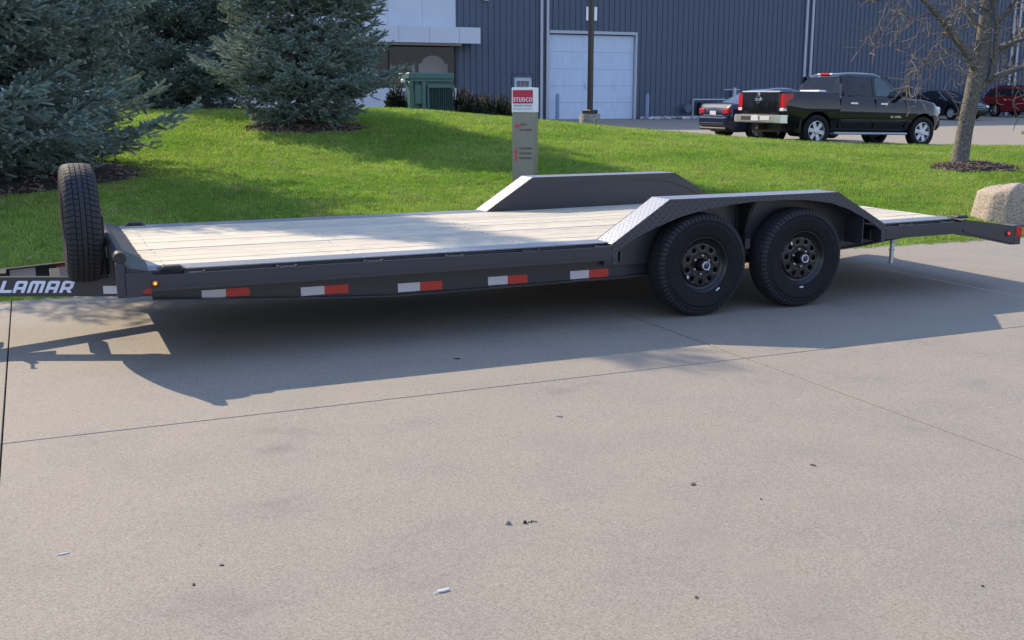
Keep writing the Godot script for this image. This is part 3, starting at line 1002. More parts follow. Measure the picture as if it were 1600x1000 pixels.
func fender(s):
	var f = Node3D.new()
	f.name = numbered("fender", T)
	f.position = TO
	T.add_child(f, true)
	var zo: float = zs(-6.72, s)
	var zi: float = zs(-6.972, s)
	# tread plate over the wheels: three flat plates bent at the knuckles
	var top = [V(3.735, 0.594), V(4.207, 0.896), V(5.738, 0.897), V(6.235, 0.620)]
	for k in 3:
		var a = top[k]
		var b = top[k + 1]
		var nn = (b - a).orthogonal().normalized() * 0.006
		if nn.y > 0:
			nn = -nn
		var st = S()
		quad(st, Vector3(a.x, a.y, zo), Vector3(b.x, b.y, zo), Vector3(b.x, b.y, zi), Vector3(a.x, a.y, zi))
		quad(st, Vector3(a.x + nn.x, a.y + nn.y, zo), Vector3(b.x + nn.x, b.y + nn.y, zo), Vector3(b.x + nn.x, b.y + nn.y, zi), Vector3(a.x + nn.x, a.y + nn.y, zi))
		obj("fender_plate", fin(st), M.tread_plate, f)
	# arched side flanges, outside and towards the deck
	for side in 2:
		var z0: float = zo if side == 0 else zi
		var z1: float = zs(-6.727, s) if side == 0 else zs(-6.965, s)
		var out = [V(3.748, 0.455), V(3.735, 0.594), V(4.207, 0.896), V(5.738, 0.897), V(6.235, 0.620), V(6.243, 0.478)]
		if side == 1:
			out = [V(3.735, 0.596), V(4.207, 0.896), V(5.738, 0.897), V(6.235, 0.620)]
		var inner = [V(6.20, 0.478), V(6.195, 0.575), V(6.05, 0.665), V(5.86, 0.755), V(5.68, 0.812), V(5.45, 0.846), V(5.2, 0.856), V(4.95, 0.852), V(4.75, 0.838), V(4.5, 0.808), V(4.3, 0.765), V(4.1, 0.700), V(3.95, 0.640), V(3.83, 0.575), V(3.785, 0.535), V(3.785, 0.455)]
		if side == 1:
			inner = inner.slice(1, 14)
			inner[0] = V(6.18, 0.600)
			inner[-1] = V(3.84, 0.600)
		var st = S()
		zplate(st, out + inner, z0, z1)
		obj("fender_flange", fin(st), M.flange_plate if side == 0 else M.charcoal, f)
	# wall between deck and wheels with two round wheel cut-outs
	var st = S()
	var poly = [V(3.80, 0.50), V(3.80, 0.632), V(4.215, 0.888), V(5.73, 0.889), V(6.15, 0.655), V(6.15, 0.50)]
	for c in [5.435, 4.53]:
		for k in 13:
			var a = PI * k / 12
			var p = V(c + 0.425 * cos(a), 0.42 + 0.40 * sin(a))
			if p.y > 0.50:
				poly.append(p)
	zplate(st, poly, zs(-6.951, s), zs(-6.954, s))
	obj("wheel_wall", fin(st), M.charcoal, f)
	st = S()
	zplate(st, [V(3.80, 0.40), V(5.95, 0.40), V(6.0, 0.475), V(6.235, 0.475), V(6.235, 0.605), V(6.15, 0.66), V(5.735, 0.888), V(4.21, 0.888), V(3.80, 0.634)], zs(-6.958, s), zs(-6.9635, s))
	obj("deck_side_wall", fin(st), M.charcoal, f)
	# gusset between the wheels and end plates
	st = S()
	plate(st, [V(-6.73, 0.889), V(-6.95, 0.889), V(-6.95, 0.52), V(-6.86, 0.60), V(-6.80, 0.78)], func(p, k): return Vector3(4.968 + 0.03 * k, p.y, zs(p.x, s)))
	sbox(st, 4.945, 5.02, 0.45, 0.889, -6.94, -6.9505, s)
	obj("brace", fin(st), M.black_steel, f)
	st = S()
	sbox(st, 3.81, 3.818, 0.46, 0.62, -6.73, -6.95, s)
	sbox(st, 6.214, 6.222, 0.478, 0.60, -6.735, -6.985, s)
	sbox(st, 6.02, 6.028, 0.47, 0.68, -6.74, -6.95, s)
	obj("end_plate", fin(st), M.charcoal, f)

# ---------------------------------------------------------------- wheels
func tyre_shape(R, r, w, body):
	# carcass in half sections: bead, sidewall bulge, shoulder, tread base
	var h: float = w / 2
	var d: float = 0.009
	var prof = [V(r - 0.004, -h * 0.78), V(r + 0.008, -h * 0.90), V(r + 0.02, -h * 0.93), V((R + r) / 2 - 0.01, -h * 1.0), V((R + r) / 2 + 0.004, -h * 1.025), V((R + r) / 2 + 0.010, -h * 1.025), V((R + r) / 2 + 0.014, -h * 1.0), V((R + r) / 2 + 0.030, -h * 0.985), V((R + r) / 2 + 0.033, -h * 1.005), V((R + r) / 2 + 0.040, -h * 1.0), V((R + r) / 2 + 0.043, -h * 0.965), V(R - 0.035, -h * 0.93), V(R - 0.018, -h * 0.86), V(R - d - 0.003, -h * 0.76), V(R - d, -h * 0.4), V(R - d, 0)]
	var full = prof.duplicate()
	for i in range(prof.size() - 2, -1, -1):
		full.append(V(prof[i].x, -prof[i].y))
	lathe(body, full, 72, [])

func tread_shape(R, w, n = 66):
	var st = S()
	var h: float = w / 2
	var ribs = [[-0.80, -0.47], [-0.42, -0.17], [-0.12, 0.12], [0.17, 0.42], [0.47, 0.80]]
	for k in n:
		for i in 5:
			var off: float = [0.0, 0.33, 0.6, 0.33, 0.5][i]
			var a0: float = TAU * (k + off) / n
			var gap: float = [0.82, 0.86, 0.97, 0.86, 0.82][i]
			var a1: float = a0 + TAU / n * gap
			var skew: float = [0.016, 0.01, 0.0, -0.01, -0.016][i]
			var z0: float = ribs[i][0] * h
			var z1: float = ribs[i][1] * h
			var rr = func(z, top): return R - 0.020 * pow(absf(z) / h, 3.0) - (0.0 if top else 0.012)
			var P = func(a, z, top):
				var q: float = rr.call(z, top)
				a += skew * (z - z0) / (z1 - z0)
				return Vector3(q * cos(a), q * sin(a), z)
			quad(st, P.call(a0, z0, true), P.call(a1, z0, true), P.call(a1, z1, true), P.call(a0, z1, true))
			quad(st, P.call(a0, z0, false), P.call(a1, z0, false), P.call(a1, z0, true), P.call(a0, z0, true))
			quad(st, P.call(a0, z1, false), P.call(a1, z1, false), P.call(a1, z1, true), P.call(a0, z1, true))
			quad(st, P.call(a0, z0, false), P.call(a0, z1, false), P.call(a0, z1, true), P.call(a0, z0, true))
			quad(st, P.call(a1, z0, false), P.call(a1, z1, false), P.call(a1, z1, true), P.call(a1, z0, true))
			if i == 0 or i == 4:      # shoulder lug running down the sidewall
				var ze: float = z0 if i == 0 else z1
				var sg: float = signf(ze)
				var e = func(a, q, z): return Vector3(q * cos(a), q * sin(a), z)
				var b0: float = a0 + (0.0 if i == 0 else skew)
				var b1: float = a1 - TAU / n * 0.15 + (0.0 if i == 0 else skew)
				var r0: float = rr.call(ze, true)
				var pts = [[r0, ze], [r0 - 0.017, sg * h * 0.93], [r0 - 0.034, sg * h * 0.965]]
				for j in 2:
					quad(st, e.call(b0, pts[j][0], pts[j][1]), e.call(b1, pts[j][0], pts[j][1]), e.call(b1, pts[j + 1][0], pts[j + 1][1]), e.call(b0, pts[j + 1][0], pts[j + 1][1]))
				for b in [b0, b1]:
					quad(st, e.call(b, pts[0][0], pts[0][1]), e.call(b, pts[1][0], pts[1][1]), e.call(b, pts[1][0] - 0.012, pts[1][1] - sg * 0.012), e.call(b, pts[0][0] - 0.012, pts[0][1]))
					quad(st, e.call(b, pts[1][0], pts[1][1]), e.call(b, pts[2][0], pts[2][1]), e.call(b, pts[2][0] - 0.006, pts[2][1] - sg * 0.012), e.call(b, pts[1][0] - 0.012, pts[1][1] - sg * 0.012))
	return fin(st)

func steel_rim(h):
	# black steel disc wheel, ten round holes; the face looks along +z
	var st = S()
	lathe(st, [V(0.199, -h * 0.8), V(0.216, -h * 0.84), V(0.216, h * 0.80), V(0.213, h * 0.86), V(0.207, h * 0.86), V(0.199, h * 0.76), V(0.190, h * 0.70), V(0.186, h * 0.45), V(0.172, h * 0.50), V(0.1705, 0.05)], 60, [2, 3, 4])
	lathe(st, [V(0.199, -h * 0.8), V(0.19, -h * 0.6), V(0.17, 0.03)], 60, [])
	# disc: ten sectors round their holes
	var zf = func(r): return 0.052 + 0.012 * smoothstep(0.171, 0.155, r)
	for k in 10:
		var ph = TAU * k / 10 + 0.15
		var rc = 0.130
		var r0 = 0.092
		var r1 = 0.171
		var sw = rc * PI / 10
		var out = []
		var inn = []
		for j in 24:
			var a = TAU * j / 24 + TAU / 48
			var d = V(cos(a), sin(a))
			var t = 9.0
			if d.x > 1e-6: t = minf(t, (r1 - rc) / d.x)
			if d.x < -1e-6: t = minf(t, (r0 - rc) / d.x)
			if absf(d.y) > 1e-6: t = minf(t, sw / absf(d.y))
			out.append(d * t)
			inn.append(d * 0.0195)
		var P = func(p, dz): 
			var r: float = rc + p.x
			var an: float = ph + p.y / rc
			return Vector3(r * cos(an), r * sin(an), zf.call(r) + dz)
		for j in 24:
			var m = (j + 1) % 24
			var mo = (out[j] + inn[j]) / 2
			var mm = (out[m] + inn[m]) / 2
			quad(st, P.call(out[j], 0), P.call(out[m], 0), P.call(mm, 0), P.call(mo, 0))
			quad(st, P.call(mo, 0), P.call(mm, 0), P.call(inn[m], -0.002), P.call(inn[j], -0.002))
			quad(st, P.call(inn[j], -0.002), P.call(inn[m], -0.002), P.call(inn[m] * 0.95, -0.012), P.call(inn[j] * 0.95, -0.012))
	lathe(st, [V(0.0925, 0.064), V(0.086, 0.0635), V(0.082, 0.052), V(0.05, 0.052), V(0.046, 0.045), V(0.042, 0.03)], 40, [2, 3, 4])
	return fin(st)

func build_wheels():
	var R = 0.389
	var w = 0.212
	var body = S()
	tyre_shape(R, 0.214, w, body)
	var tyre_m = fin(body)
	var tread_m = tread_shape(R, w)
	var rim_m = steel_rim(w / 2)
	var drum = S()
	lathe(drum, [V(0.0, -0.012), V(0.155, -0.012), V(0.16, -0.02), V(0.16, -0.09)], 36, [1, 2])
	var drum_m = fin(drum)
	var lug = S()
	lathe(lug, [V(0.0105, 0.020), V(0.0105, 0.036), V(0.008, 0.041), V(0.0, 0.041)], 6, [0, 1, 2])
	var lug_m = fin(lug)
	var cap = S()
	lathe(cap, [V(0.040, 0.0), V(0.040, 0.085), V(0.036, 0.092), V(0.0345, 0.092)], 28, [1, 2])
	var cap_m = fin(cap)
	var ring = S()
	lathe(ring, [V(0.0345, 0.0925), V(0.033, 0.101), V(0.029, 0.1035), V(0.0245, 0.101), V(0.0235, 0.096)], 28, [])
	var ring_m = fin(ring)
	var plug = S()
	lathe(plug, [V(0.0235, 0.0965), V(0.012, 0.0985), V(0, 0.099)], 20, [])
	var plug_m = fin(plug)
	var place = func(called, at, bas, hub):
		var wn = Node3D.new()
		wn.name = numbered(called, T)
		wn.transform = Transform3D(bas, TO + at)
		T.add_child(wn, true)
		var ty = obj("tyre", tyre_m, M.rubber, wn)
		obj("tread", tread_m, M.rubber_tread, wn)
		obj("rim", rim_m, M.rim_black, wn)
		if hub:
			obj("brake_drum", drum_m, M.black_steel, wn, Vector3(0, 0, 0.03))
			obj("hub_cap", cap_m, M.rim_black, wn, Vector3(0, 0, 0.03))
			obj("silver_ring", ring_m, M.silver_paint, wn, Vector3(0, 0, 0.03))
			obj("hub_plug", plug_m, M.navy_paint, wn, Vector3(0, 0, 0.03))
			for k in 6:
				var a = TAU * k / 6 + 0.32
				obj("lug_nut", lug_m, M.galvanised, wn, Vector3(0.0699 * cos(a), 0.0699 * sin(a), 0.03))
		return wn
	var k = 0
	for s in [1, -1]:
		for x in [4.54, 5.452]:
			var b = Basis(Vector3(0, 0, 1), 0.4 * k + (0.12 if k == 0 else 0.0))
			if s < 0:
				b = Basis(Vector3.UP, PI) * b
			var wn = place.call("wheel", Vector3(x, R, zs(-6.847, s)), b, true)
			if s > 0:
				# torn label remnants on the lower sidewall and a wheel weight label
				var ib = b.inverse()
				var a0: float = -0.98 if k == 0 else -1.58
				var sticker = S()
				var sh = []
				for q in 5:
					sh.append([a0 + (q - 2) * 0.043, 0.222 + 0.004 * sin(q * 2.0), 0.231 - 0.004 * cos(q * 3.0)])
				for q in 4:
					var p = []
					for c in [[q, 1], [q + 1, 1], [q + 1, 2], [q, 2]]:
						var r: float = sh[c[0]][c[1]]
						p.append(ib * Vector3(r * cos(sh[c[0]][0]), r * sin(sh[c[0]][0]), w / 2 * 0.93 + 0.0045 + (r - 0.222) * 0.06))
					quad(sticker, p[0], p[1], p[2], p[3])
				obj("label_remnant", fin(sticker), M.lettering, wn)
				var wl = S()
				var ang: float = 3.75 if k == 0 else 2.25
				var c = ib * Vector3(0.150 * cos(ang), 0.150 * sin(ang), 0.070)
				box(wl, Vector3(-0.007, -0.012, 0), Vector3(0.007, 0.012, 0.004), 0.001, ib * Basis(Vector3(0, 0, 1), 0.2), c)
				obj("white_label", fin(wl), M.white_tape, wn)
			k += 1
	# spare, upright across the draw bar
	place.call("spare_wheel", Vector3(0.258, 0.815, -7.62), Basis(Vector3.UP, -PI / 2 + 0.02), false)
	var st = S()
	box(st, Vector3(0.34, 0.45, -7.70), Vector3(0.40, 0.86, -7.54), 0.006)
	box(st, Vector3(0.24, 0.77, -7.66), Vector3(0.345, 0.85, -7.58), 0.006)
	tp("spare_mount", st, M.black_steel)

# ---------------------------------------------------------------- vehicles
# each built along +x (nose forward) with y up; side +z is the one with the passenger door
func car_shell(top, half, sill, wheels, crown, inner):
	var xs = []
	var x0: float = top[0].x
	var x1: float = top[-1].x
	for i in 91:
		xs.append(lerpf(x0, x1, i / 90.0))
	for w in wheels:
		for k in 17:
			xs.append(w.x + w.z * cos(PI * k / 16) * 0.9995)
	for p in top:
		xs.append(p.x)
	xs.sort()
	var st = S()
	var prev = []
	for x in xs:
		if prev.size() and absf(x - prev[0][0].x) < 1e-4:
			continue
		var yt: float = cv(top, x)
		var hw: float = cvs(half, x)
		var yb: float = cv(sill, x)
		for w in wheels:
			var d: float = absf(x - w.x)
			if d < w.z:
				yb = maxf(yb, minf(w.y + sqrt(w.z * w.z - d * d), yt - 0.1))
		var ring = []
		var ys: float = cv(sill, x)
		for j in 9:
			var y: float = lerpf(yb, yt, j / 8.0)
			var t: float = (y - ys) / (yt - ys)
			var k: float = 1.0 - 0.10 * pow(absf(t - 0.55) / 0.55, 2.2)
			ring.append(Vector3(x, y, hw * k))
		var e: float = ring[8].z
		var c: float = cv(crown, x)
		var rim = [Vector3(x, yt + 0.018, e - 0.015), Vector3(x, yt + 0.028, e - 0.05)]
		if c < -0.05:     # an open load bed
			rim.append_array([Vector3(x, yt + 0.022, e - 0.09), Vector3(x, yt + c, e - 0.10), Vector3(x, yt + c, 0)])
		else:
			rim.append_array([Vector3(x, yt + 0.03 + c * 0.5, e * 0.78), Vector3(x, yt + 0.03 + c * 0.85, e * 0.45), Vector3(x, yt + 0.03 + c, 0)])
		ring.append_array(rim)
		if prev.size():
			for s in [0, 1]:
				var sg = Vector3(1, 1, 1 if s == 0 else -1)
				st.set_smooth_group(5 + s)
				for j in ring.size() - 1:
					if j == 8: st.set_smooth_group(7 + s)
					quad(st, prev[0][j] * sg, ring[j] * sg, ring[j + 1] * sg, prev[0][j + 1] * sg)
		else:
			cap(st, ring)
		prev = [ring]
	cap(st, prev[0])
	return fin(st)

func cap(st, ring):
	st.set_smooth_group(-1)
	for j in ring.size() - 1:
		var a: Vector3 = ring[j]
		var b: Vector3 = ring[j + 1]
		quad(st, a, b, Vector3(b.x, b.y, -b.z), Vector3(a.x, a.y, -a.z))

# cabin: rings [y, rear x, front x, half width] joined into a smooth roof
func cabin(rings):
	var st = S()
	var prev = []
	for r in rings:
		var ring = []
		for k in 40:
			var a = TAU * (k + 0.5) / 40
			var c = cos(a)
			var s = sin(a)
			var px: float = signf(c) * pow(absf(c), 0.30)
			var pz: float = signf(s) * pow(absf(s), 0.34)
			ring.append(Vector3(lerpf(r[1], r[2], (px + 1) / 2), r[0], pz * r[3]))
		if prev.size():
			st.set_smooth_group(3)
			for k in 40:
				quad(st, prev[k], prev[(k + 1) % 40], ring[(k + 1) % 40], ring[k])
		prev = ring
	var c = Vector3.ZERO
	for p in prev:
		c += p / 40.0
	c.y += 0.015
	for k in 40:
		tri(st, prev[k], prev[(k + 1) % 40], c)
	return fin(st)

# a cabin with open windows: belt, roof and posts; posts are [rear x below, rear x above, front x below, front x above]
func open_cab(rings, y0, y1, posts):
	var st = S()
	var at = func(y):
		for i in rings.size() - 1:
			if y <= rings[i + 1][0]:
				var t: float = (y - rings[i][0]) / (rings[i + 1][0] - rings[i][0])
				return [y, lerpf(rings[i][1], rings[i + 1][1], t), lerpf(rings[i][2], rings[i + 1][2], t), lerpf(rings[i][3], rings[i + 1][3], t)]
		return rings[-1]
	var set0 = [rings[0], at.call(y0)]
	var set1 = [at.call(y1)]
	for r in rings:
		if r[0] > y1 + 0.001:
			set1.append(r)
	for part in [set0, set1]:
		var prev = []
		for r in part:
			var ring = []
			for k in 40:
				var a = TAU * (k + 0.5) / 40
				ring.append(Vector3(lerpf(r[1], r[2], (signf(cos(a)) * pow(absf(cos(a)), 0.30) + 1) / 2), r[0], signf(sin(a)) * pow(absf(sin(a)), 0.34) * r[3]))
			if prev.size():
				st.set_smooth_group(3)
				for k in 40:
					quad(st, prev[k], prev[(k + 1) % 40], ring[(k + 1) % 40], ring[k])
			prev = ring
		if part == set1:
			var c = Vector3((part[-1][1] + part[-1][2]) / 2, part[-1][0] + 0.015, 0)
			for k in 40:
				tri(st, prev[k], prev[(k + 1) % 40], c)
	st.set_smooth_group(-1)
	for s in [1, -1]:
		for p in posts:
			plate(st, [V(p[0], y0 - 0.02), V(p[2], y0 - 0.02), V(p[3], y1 + 0.02), V(p[1], y1 + 0.02)], func(q, k): return Vector3(q.x, q.y, s * (ring_z(rings, q.y) + (0.004 if k else -0.06))))
		var lo = at.call(y0)
		var hi = at.call(y1)
		plate(st, [V(0, 0), V(0.16, 0), V(0.16, 1), V(0, 1)], func(q, k): return Vector3(lerpf(lo[1], hi[1], q.y) + (0.05 if k else -0.004), lerpf(y0 - 0.02, y1 + 0.02, q.y), s * (lerpf(lo[3], hi[3], q.y) - q.x)))
		plate(st, [V(0, 0), V(0.10, 0), V(0.10, 1), V(0, 1)], func(q, k): return Vector3(lerpf(lo[2], hi[2], q.y) - (0.05 if k else -0.004), lerpf(y0 - 0.02, y1 + 0.02, q.y), s * (lerpf(lo[3], hi[3], q.y) - q.x)))
	return fin(st)

func ring_z(rings, y):     # half width of the cabin at height y
	for i in rings.size() - 1:
		if y <= rings[i + 1][0]:
			return lerpf(rings[i][3], rings[i + 1][3], (y - rings[i][0]) / (rings[i + 1][0] - rings[i][0]))
	return rings[-1][3]

func side_glass(rings, poly, s):
	var st = S()
	var dense = []
	for i in poly.size():
		dense.append(poly[i])
	plate(st, dense, func(p, k): return Vector3(p.x, p.y, s * (ring_z(rings, p.y) + (0.006 if k else -0.02))))
	return fin(st)

func end_glass(rings, y0, y1, inset, front):
	var st = S()
	var q = []
	for d in [[y0, -1], [y0, 1], [y1, 1], [y1, -1]]:
		var y: float = d[0]
		var x = 0.0
		for i in rings.size() - 1:
			if y >= rings[i][0] and y <= rings[i + 1][0]:
				var t: float = (y - rings[i][0]) / (rings[i + 1][0] - rings[i][0])
				x = lerpf(rings[i][2 if front else 1], rings[i + 1][2 if front else 1], t)
		q.append(Vector3(x + (0.008 if front else -0.008), y, d[1] * (ring_z(rings, y) - inset)))
	quad(st, q[0], q[1], q[2], q[3])
	var o = Vector3(-0.03 if front else 0.03, 0, 0)
	for k in 4:
		quad(st, q[k], q[(k + 1) % 4], q[(k + 1) % 4] + o, q[k] + o)
	return fin(st)

func car_wheel(parent, at, R, w, spokes, side, m = null):
	var wn = Node3D.new()
	wn.name = numbered("wheel", parent)
	wn.position = at
	if side < 0:
		wn.rotation.y = PI
	parent.add_child(wn, true)
	var st = S()
	var h: float = w / 2
	var r: float = R * 0.63
	lathe(st, [V(r, -h * 0.8), V(r + 0.02, -h), V(R - 0.04, -h), V(R, -h * 0.75), V(R, h * 0.75), V(R - 0.04, h), V(r + 0.02, h), V(r, h * 0.85)], 40, [3, 4])
	obj("tyre", fin(st), M.rubber, wn)
	st = S()
	lathe(st, [V(r + 0.004, h * 0.86), V(r - 0.012, h * 0.9), V(r - 0.025, h * 0.6), V(r - 0.03, -h * 0.5)], 40, [1, 2])
	for k in spokes:
		var b = Basis(Vector3(0, 0, 1), TAU * k / spokes + 0.35)
		var sp = [V(-0.045, 0.03), V(0.045, 0.03), V(0.052, r - 0.02), V(-0.052, r - 0.02)] if spokes < 8 else [V(-0.022, 0.03), V(0.022, 0.03), V(0.03, r - 0.02), V(-0.03, r - 0.02)]
		plate(st, sp, func(p, kk): return b * Vector3(p.x, p.y, h * (0.72 if kk else 0.35) + 0.01 * p.y))
	lathe(st, [V(0.085, h * 0.45), V(0.08, h * 0.78), V(0.05, h * 0.84), V(0, h * 0.84)], 24, [1, 2])
	obj("rim", fin(st), M.silver_paint if m == null else m, wn)
	st = S()
	lathe(st, [V(0, h * 0.05), V(r - 0.028, h * 0.05)], 32, [])
	obj("brake_disc", fin(st), M.plastic_black, wn)
	return wn

func build_vehicles():
	pickup()
	navy_sedan()
	black_sedan()
	red_wagon()

func lot_at(x, z): return Vector3(x, lot_y(x, z), z)

func pickup():
	var b = thing("pickup_truck", "black four-door pickup truck with chrome rear bumper parked at the lawn's edge", "pickup truck", Vector3(17.27, 0.36, -23.58))
	b.rotation.z = -0.020
	var R = 0.41
	var top = [V(0.14, 1.36), V(0.2, 1.375), V(1.90, 1.385), V(1.901, 1.29), V(3.0, 1.275), V(4.25, 1.255), V(4.8, 1.22), V(5.2, 1.15), V(5.42, 1.02), V(5.48, 0.92)]
	var half = [V(0.14, 0.965), V(0.3, 0.985), V(2.4, 1.0), V(4.6, 1.0), V(5.1, 0.97), V(5.35, 0.88), V(5.48, 0.78)]
	var sill = [V(0.14, 0.66), V(0.6, 0.52), V(0.8, 0.46), V(5.2, 0.44), V(5.48, 0.52)]
	var crown = [V(0.14, -0.05), V(0.24, -0.05), V(0.241, -0.5), V(1.85, -0.5), V(1.851, 0.0), V(4.2, 0.04), V(4.8, 0.05), V(5.48, 0.03)]
	obj("body", car_shell(top, half, sill, [Vector3(1.20, R, 0.50), Vector3(4.75, R, 0.50)], crown, false), M.black_paint, b)
	var rings = [[1.26, 1.93, 4.22, 0.93], [1.55, 2.01, 3.86, 0.845], [1.80, 2.09, 3.55, 0.765], [1.86, 2.15, 3.44, 0.73], [1.905, 2.28, 3.30, 0.66], [1.93, 2.5, 3.1, 0.5]]
	obj("cab", open_cab(rings, 1.33, 1.80, [[2.05, 2.02, 2.19, 2.30], [3.02, 3.02, 3.09, 3.09], [3.97, 3.36, 4.10, 3.50]]), M.black_paint, b)
	for x in [2.55, 3.35]:
		for z in [-0.40, 0.40]:
			var se = S()
			box(se, Vector3(x - 0.28, 0.75, z - 0.25), Vector3(x - 0.12, 1.42, z + 0.25), 0.05)
			box(se, Vector3(x - 0.30, 1.44, z - 0.13), Vector3(x - 0.19, 1.64, z + 0.13), 0.04)
			box(se, Vector3(x - 0.10, 0.80, z - 0.25), Vector3(x + 0.35, 0.95, z + 0.25), 0.05)
			obj("seat", fin(se), M.seat_cloth, b)
	obj("dashboard", boxm(Vector3(3.82, 1.0, -0.80), Vector3(4.2, 1.30, 0.80), 0.06), M.plastic_black, b)
	for s in [1, -1]:
		obj("window", side_glass(rings, [V(2.18, 1.33), V(3.00, 1.33), V(3.00, 1.80), V(2.32, 1.80), V(2.20, 1.70)], s), M.privacy_glass, b)
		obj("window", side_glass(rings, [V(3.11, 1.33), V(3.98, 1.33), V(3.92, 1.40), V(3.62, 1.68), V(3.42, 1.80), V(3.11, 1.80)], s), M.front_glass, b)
		# door seams, handles, mirror
		for x in [1.905, 3.06, 4.12]:
			var sm = S()
			for k in 6:
				var y0: float = 0.50 + 0.125 * k
				box(sm, Vector3(x - 0.006, y0, s * 0.965 - 0.04), Vector3(x + 0.006, y0 + 0.124, s * 0.992 + 0.004))
			obj("door_seam", fin(sm), M.plastic_black, b)
		for x in [2.22, 3.22]:
			obj("door_handle", boxm(Vector3(x, 1.10, s * 0.985 - 0.015), Vector3(x + 0.24, 1.155, s * 0.985 + 0.03), 0.012), M.chrome, b)
		var st = S()
		box(st, Vector3(3.86, 1.30, s * 1.16 - 0.13), Vector3(4.02, 1.62, s * 1.16 + 0.11), 0.05)
		box(st, Vector3(3.9, 1.33, s * 0.98 - 0.08), Vector3(3.98, 1.42, s * 0.98 + 0.08), 0.02)
		obj("mirror", fin(st), M.plastic_black, b)
		obj("side_step", boxm(Vector3(1.75, 0.33, s * 0.93 - 0.09), Vector3(4.2, 0.395, s * 0.93 + 0.09), 0.025), M.galvanised, b)
		obj("side_moulding", boxm(Vector3(1.95, 0.66, s * 0.985 - 0.02), Vector3(4.1, 0.72, s * 0.985 + 0.022), 0.01), M.black_paint, b)
		st = S()
		plate(st, [V(0.128, 0.98), V(0.30, 0.98), V(0.42, 1.33), V(0.128, 1.33)], func(p, k): return Vector3(p.x, p.y, s * (0.972 if k else 0.80)))
		obj("tail_lamp", fin(st), M.red_lens, b)
		obj("reversing_lamp", boxm(Vector3(0.122, 0.90, s * 0.88 - 0.085), Vector3(0.28, 0.975, s * 0.88 + 0.088), 0.01), M.white_tape, b)
		st = S()
		box(st, Vector3(5.22, 0.86, s * 0.78 - 0.12), Vector3(5.44, 1.09, s * 0.78 + 0.11), 0.05)
		obj("headlight", fin(st), M.headlamp, b)
		obj("mud_flap", boxm(Vector3(0.66, 0.36, s * 0.86 - 0.12), Vector3(0.70, 0.72, s * 0.86 + 0.11), 0.01), M.plastic_black, b)
		for x in [1.20, 4.75]:
			car_wheel(b, Vector3(x, R, s * 0.86), R, 0.26, 6, s)
	obj("rear_window", end_glass(rings, 1.335, 1.80, 0.09, false), M.privacy_glass, b)
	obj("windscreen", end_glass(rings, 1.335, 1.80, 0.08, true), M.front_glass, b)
	var st = S()
	box(st, Vector3(2.12, 1.845, -0.17), Vector3(2.24, 1.905, 0.17), 0.015)
	obj("brake_lamp", fin(st), M.red_lens, b)
	for z in [-0.24, 0.24]:
		obj("cargo_lamp", boxm(Vector3(2.125, 1.85, z - 0.065), Vector3(2.24, 1.90, z + 0.065), 0.015), M.white_tape, b)
	# tailgate and bumper
	var tg = obj("tailgate", boxm(Vector3(0.105, 0.80, -0.79), Vector3(0.16, 1.36, 0.79), 0.02), M.black_paint, b)
	obj("tailgate_cap", boxm(Vector3(0.10, 1.362, -0.80), Vector3(0.20, 1.40, 0.80), 0.012), M.silver_paint, tg)
	st = S()
	lathe(st, [V(0.105, 0), V(0.105, 0.014), V(0.078, 0.014), V(0.078, 0)], 28, [1, 2])
	box(st, Vector3(-0.15, -0.028, 0), Vector3(0.15, 0.028, 0.02), 0.004)
	box(st, Vector3(-0.05, 0.10, 0), Vector3(0.05, 0.17, 0.02), 0.02)
	var em = obj("emblem", fin(st), M.chrome, tg, Vector3(0.100, 1.19, -0.05))
	em.rotation.y = -PI / 2
	text("lettering", "TITAN", 0.075, Vector3(0.098, 0.855, -0.58), M.chrome, tg, -PI / 2)
	text("lettering", "4X4", 0.075, Vector3(0.098, 0.855, 0.58), M.chrome, tg, -PI / 2)
	text("lettering", "5.6  TITAN", 0.075, Vector3(3.75, 0.80, 1.003), M.chrome, b, 0.0)
	obj("cargo_box", boxm(Vector3(1.56, 1.0, -0.30), Vector3(1.82, 1.455, 0.52), 0.03), M.white_paint, b)
	st = S()
	var bp = []
	for p in [V(-0.99, 0.27), V(-0.99, 0.06), V(-0.80, 0.0), V(0.80, 0.0), V(0.99, 0.06), V(0.99, 0.27), V(0.90, 0.27), V(-0.90, 0.27)]:
		bp.append(p)
	for L in [[0.60, 0.625, 0.015], [0.6255, 0.775, 0.0], [0.7755, 0.80, 0.02]]:
		plate(st, bp, func(p, k): return Vector3(p.y + L[2] - 0.03, L[1] if k else L[0], p.x * (1.0 - L[2] * 0.3)))
	var bu = obj("bumper", fin(st), M.bumper_chrome, b)
	obj("number_plate", boxm(Vector3(-0.045, 0.645, -0.15), Vector3(-0.032, 0.775, 0.15), 0.004), M.white_tape, bu)
	for z in [-0.4, 0.42]:
		obj("step_pad", boxm(Vector3(-0.04, 0.66, z - 0.2), Vector3(-0.0315, 0.76, z + 0.2), 0.004), M.sticker_grey if z > 0 else M.plastic_black, bu)
	st = S()
	box(st, Vector3(0.3, 0.36, -0.62), Vector3(5.2, 0.80, 0.62), 0.05)
	box(st, Vector3(0.05, 0.42, -0.06), Vector3(0.4, 0.56, 0.06), 0.01)
	tube(st, [Vector3(1.2, R, -0.8), Vector3(1.2, R, 0.8)], 0.05, 8)
	lump(st, Vector3(1.2, R, 0), 0.16, 4, 8, 0.05)
	obj("chassis", fin(st), M.plastic_black, b)
	st = S()
	box(st, Vector3(5.30, 0.46, -0.82), Vector3(5.58, 0.80, 0.82), 0.10)
	obj("front_bumper", fin(st), M.plastic_black, b)
	obj("grille", boxm(Vector3(5.40, 0.82, -0.55), Vector3(5.50, 1.08, 0.55), 0.03), M.chrome, b)

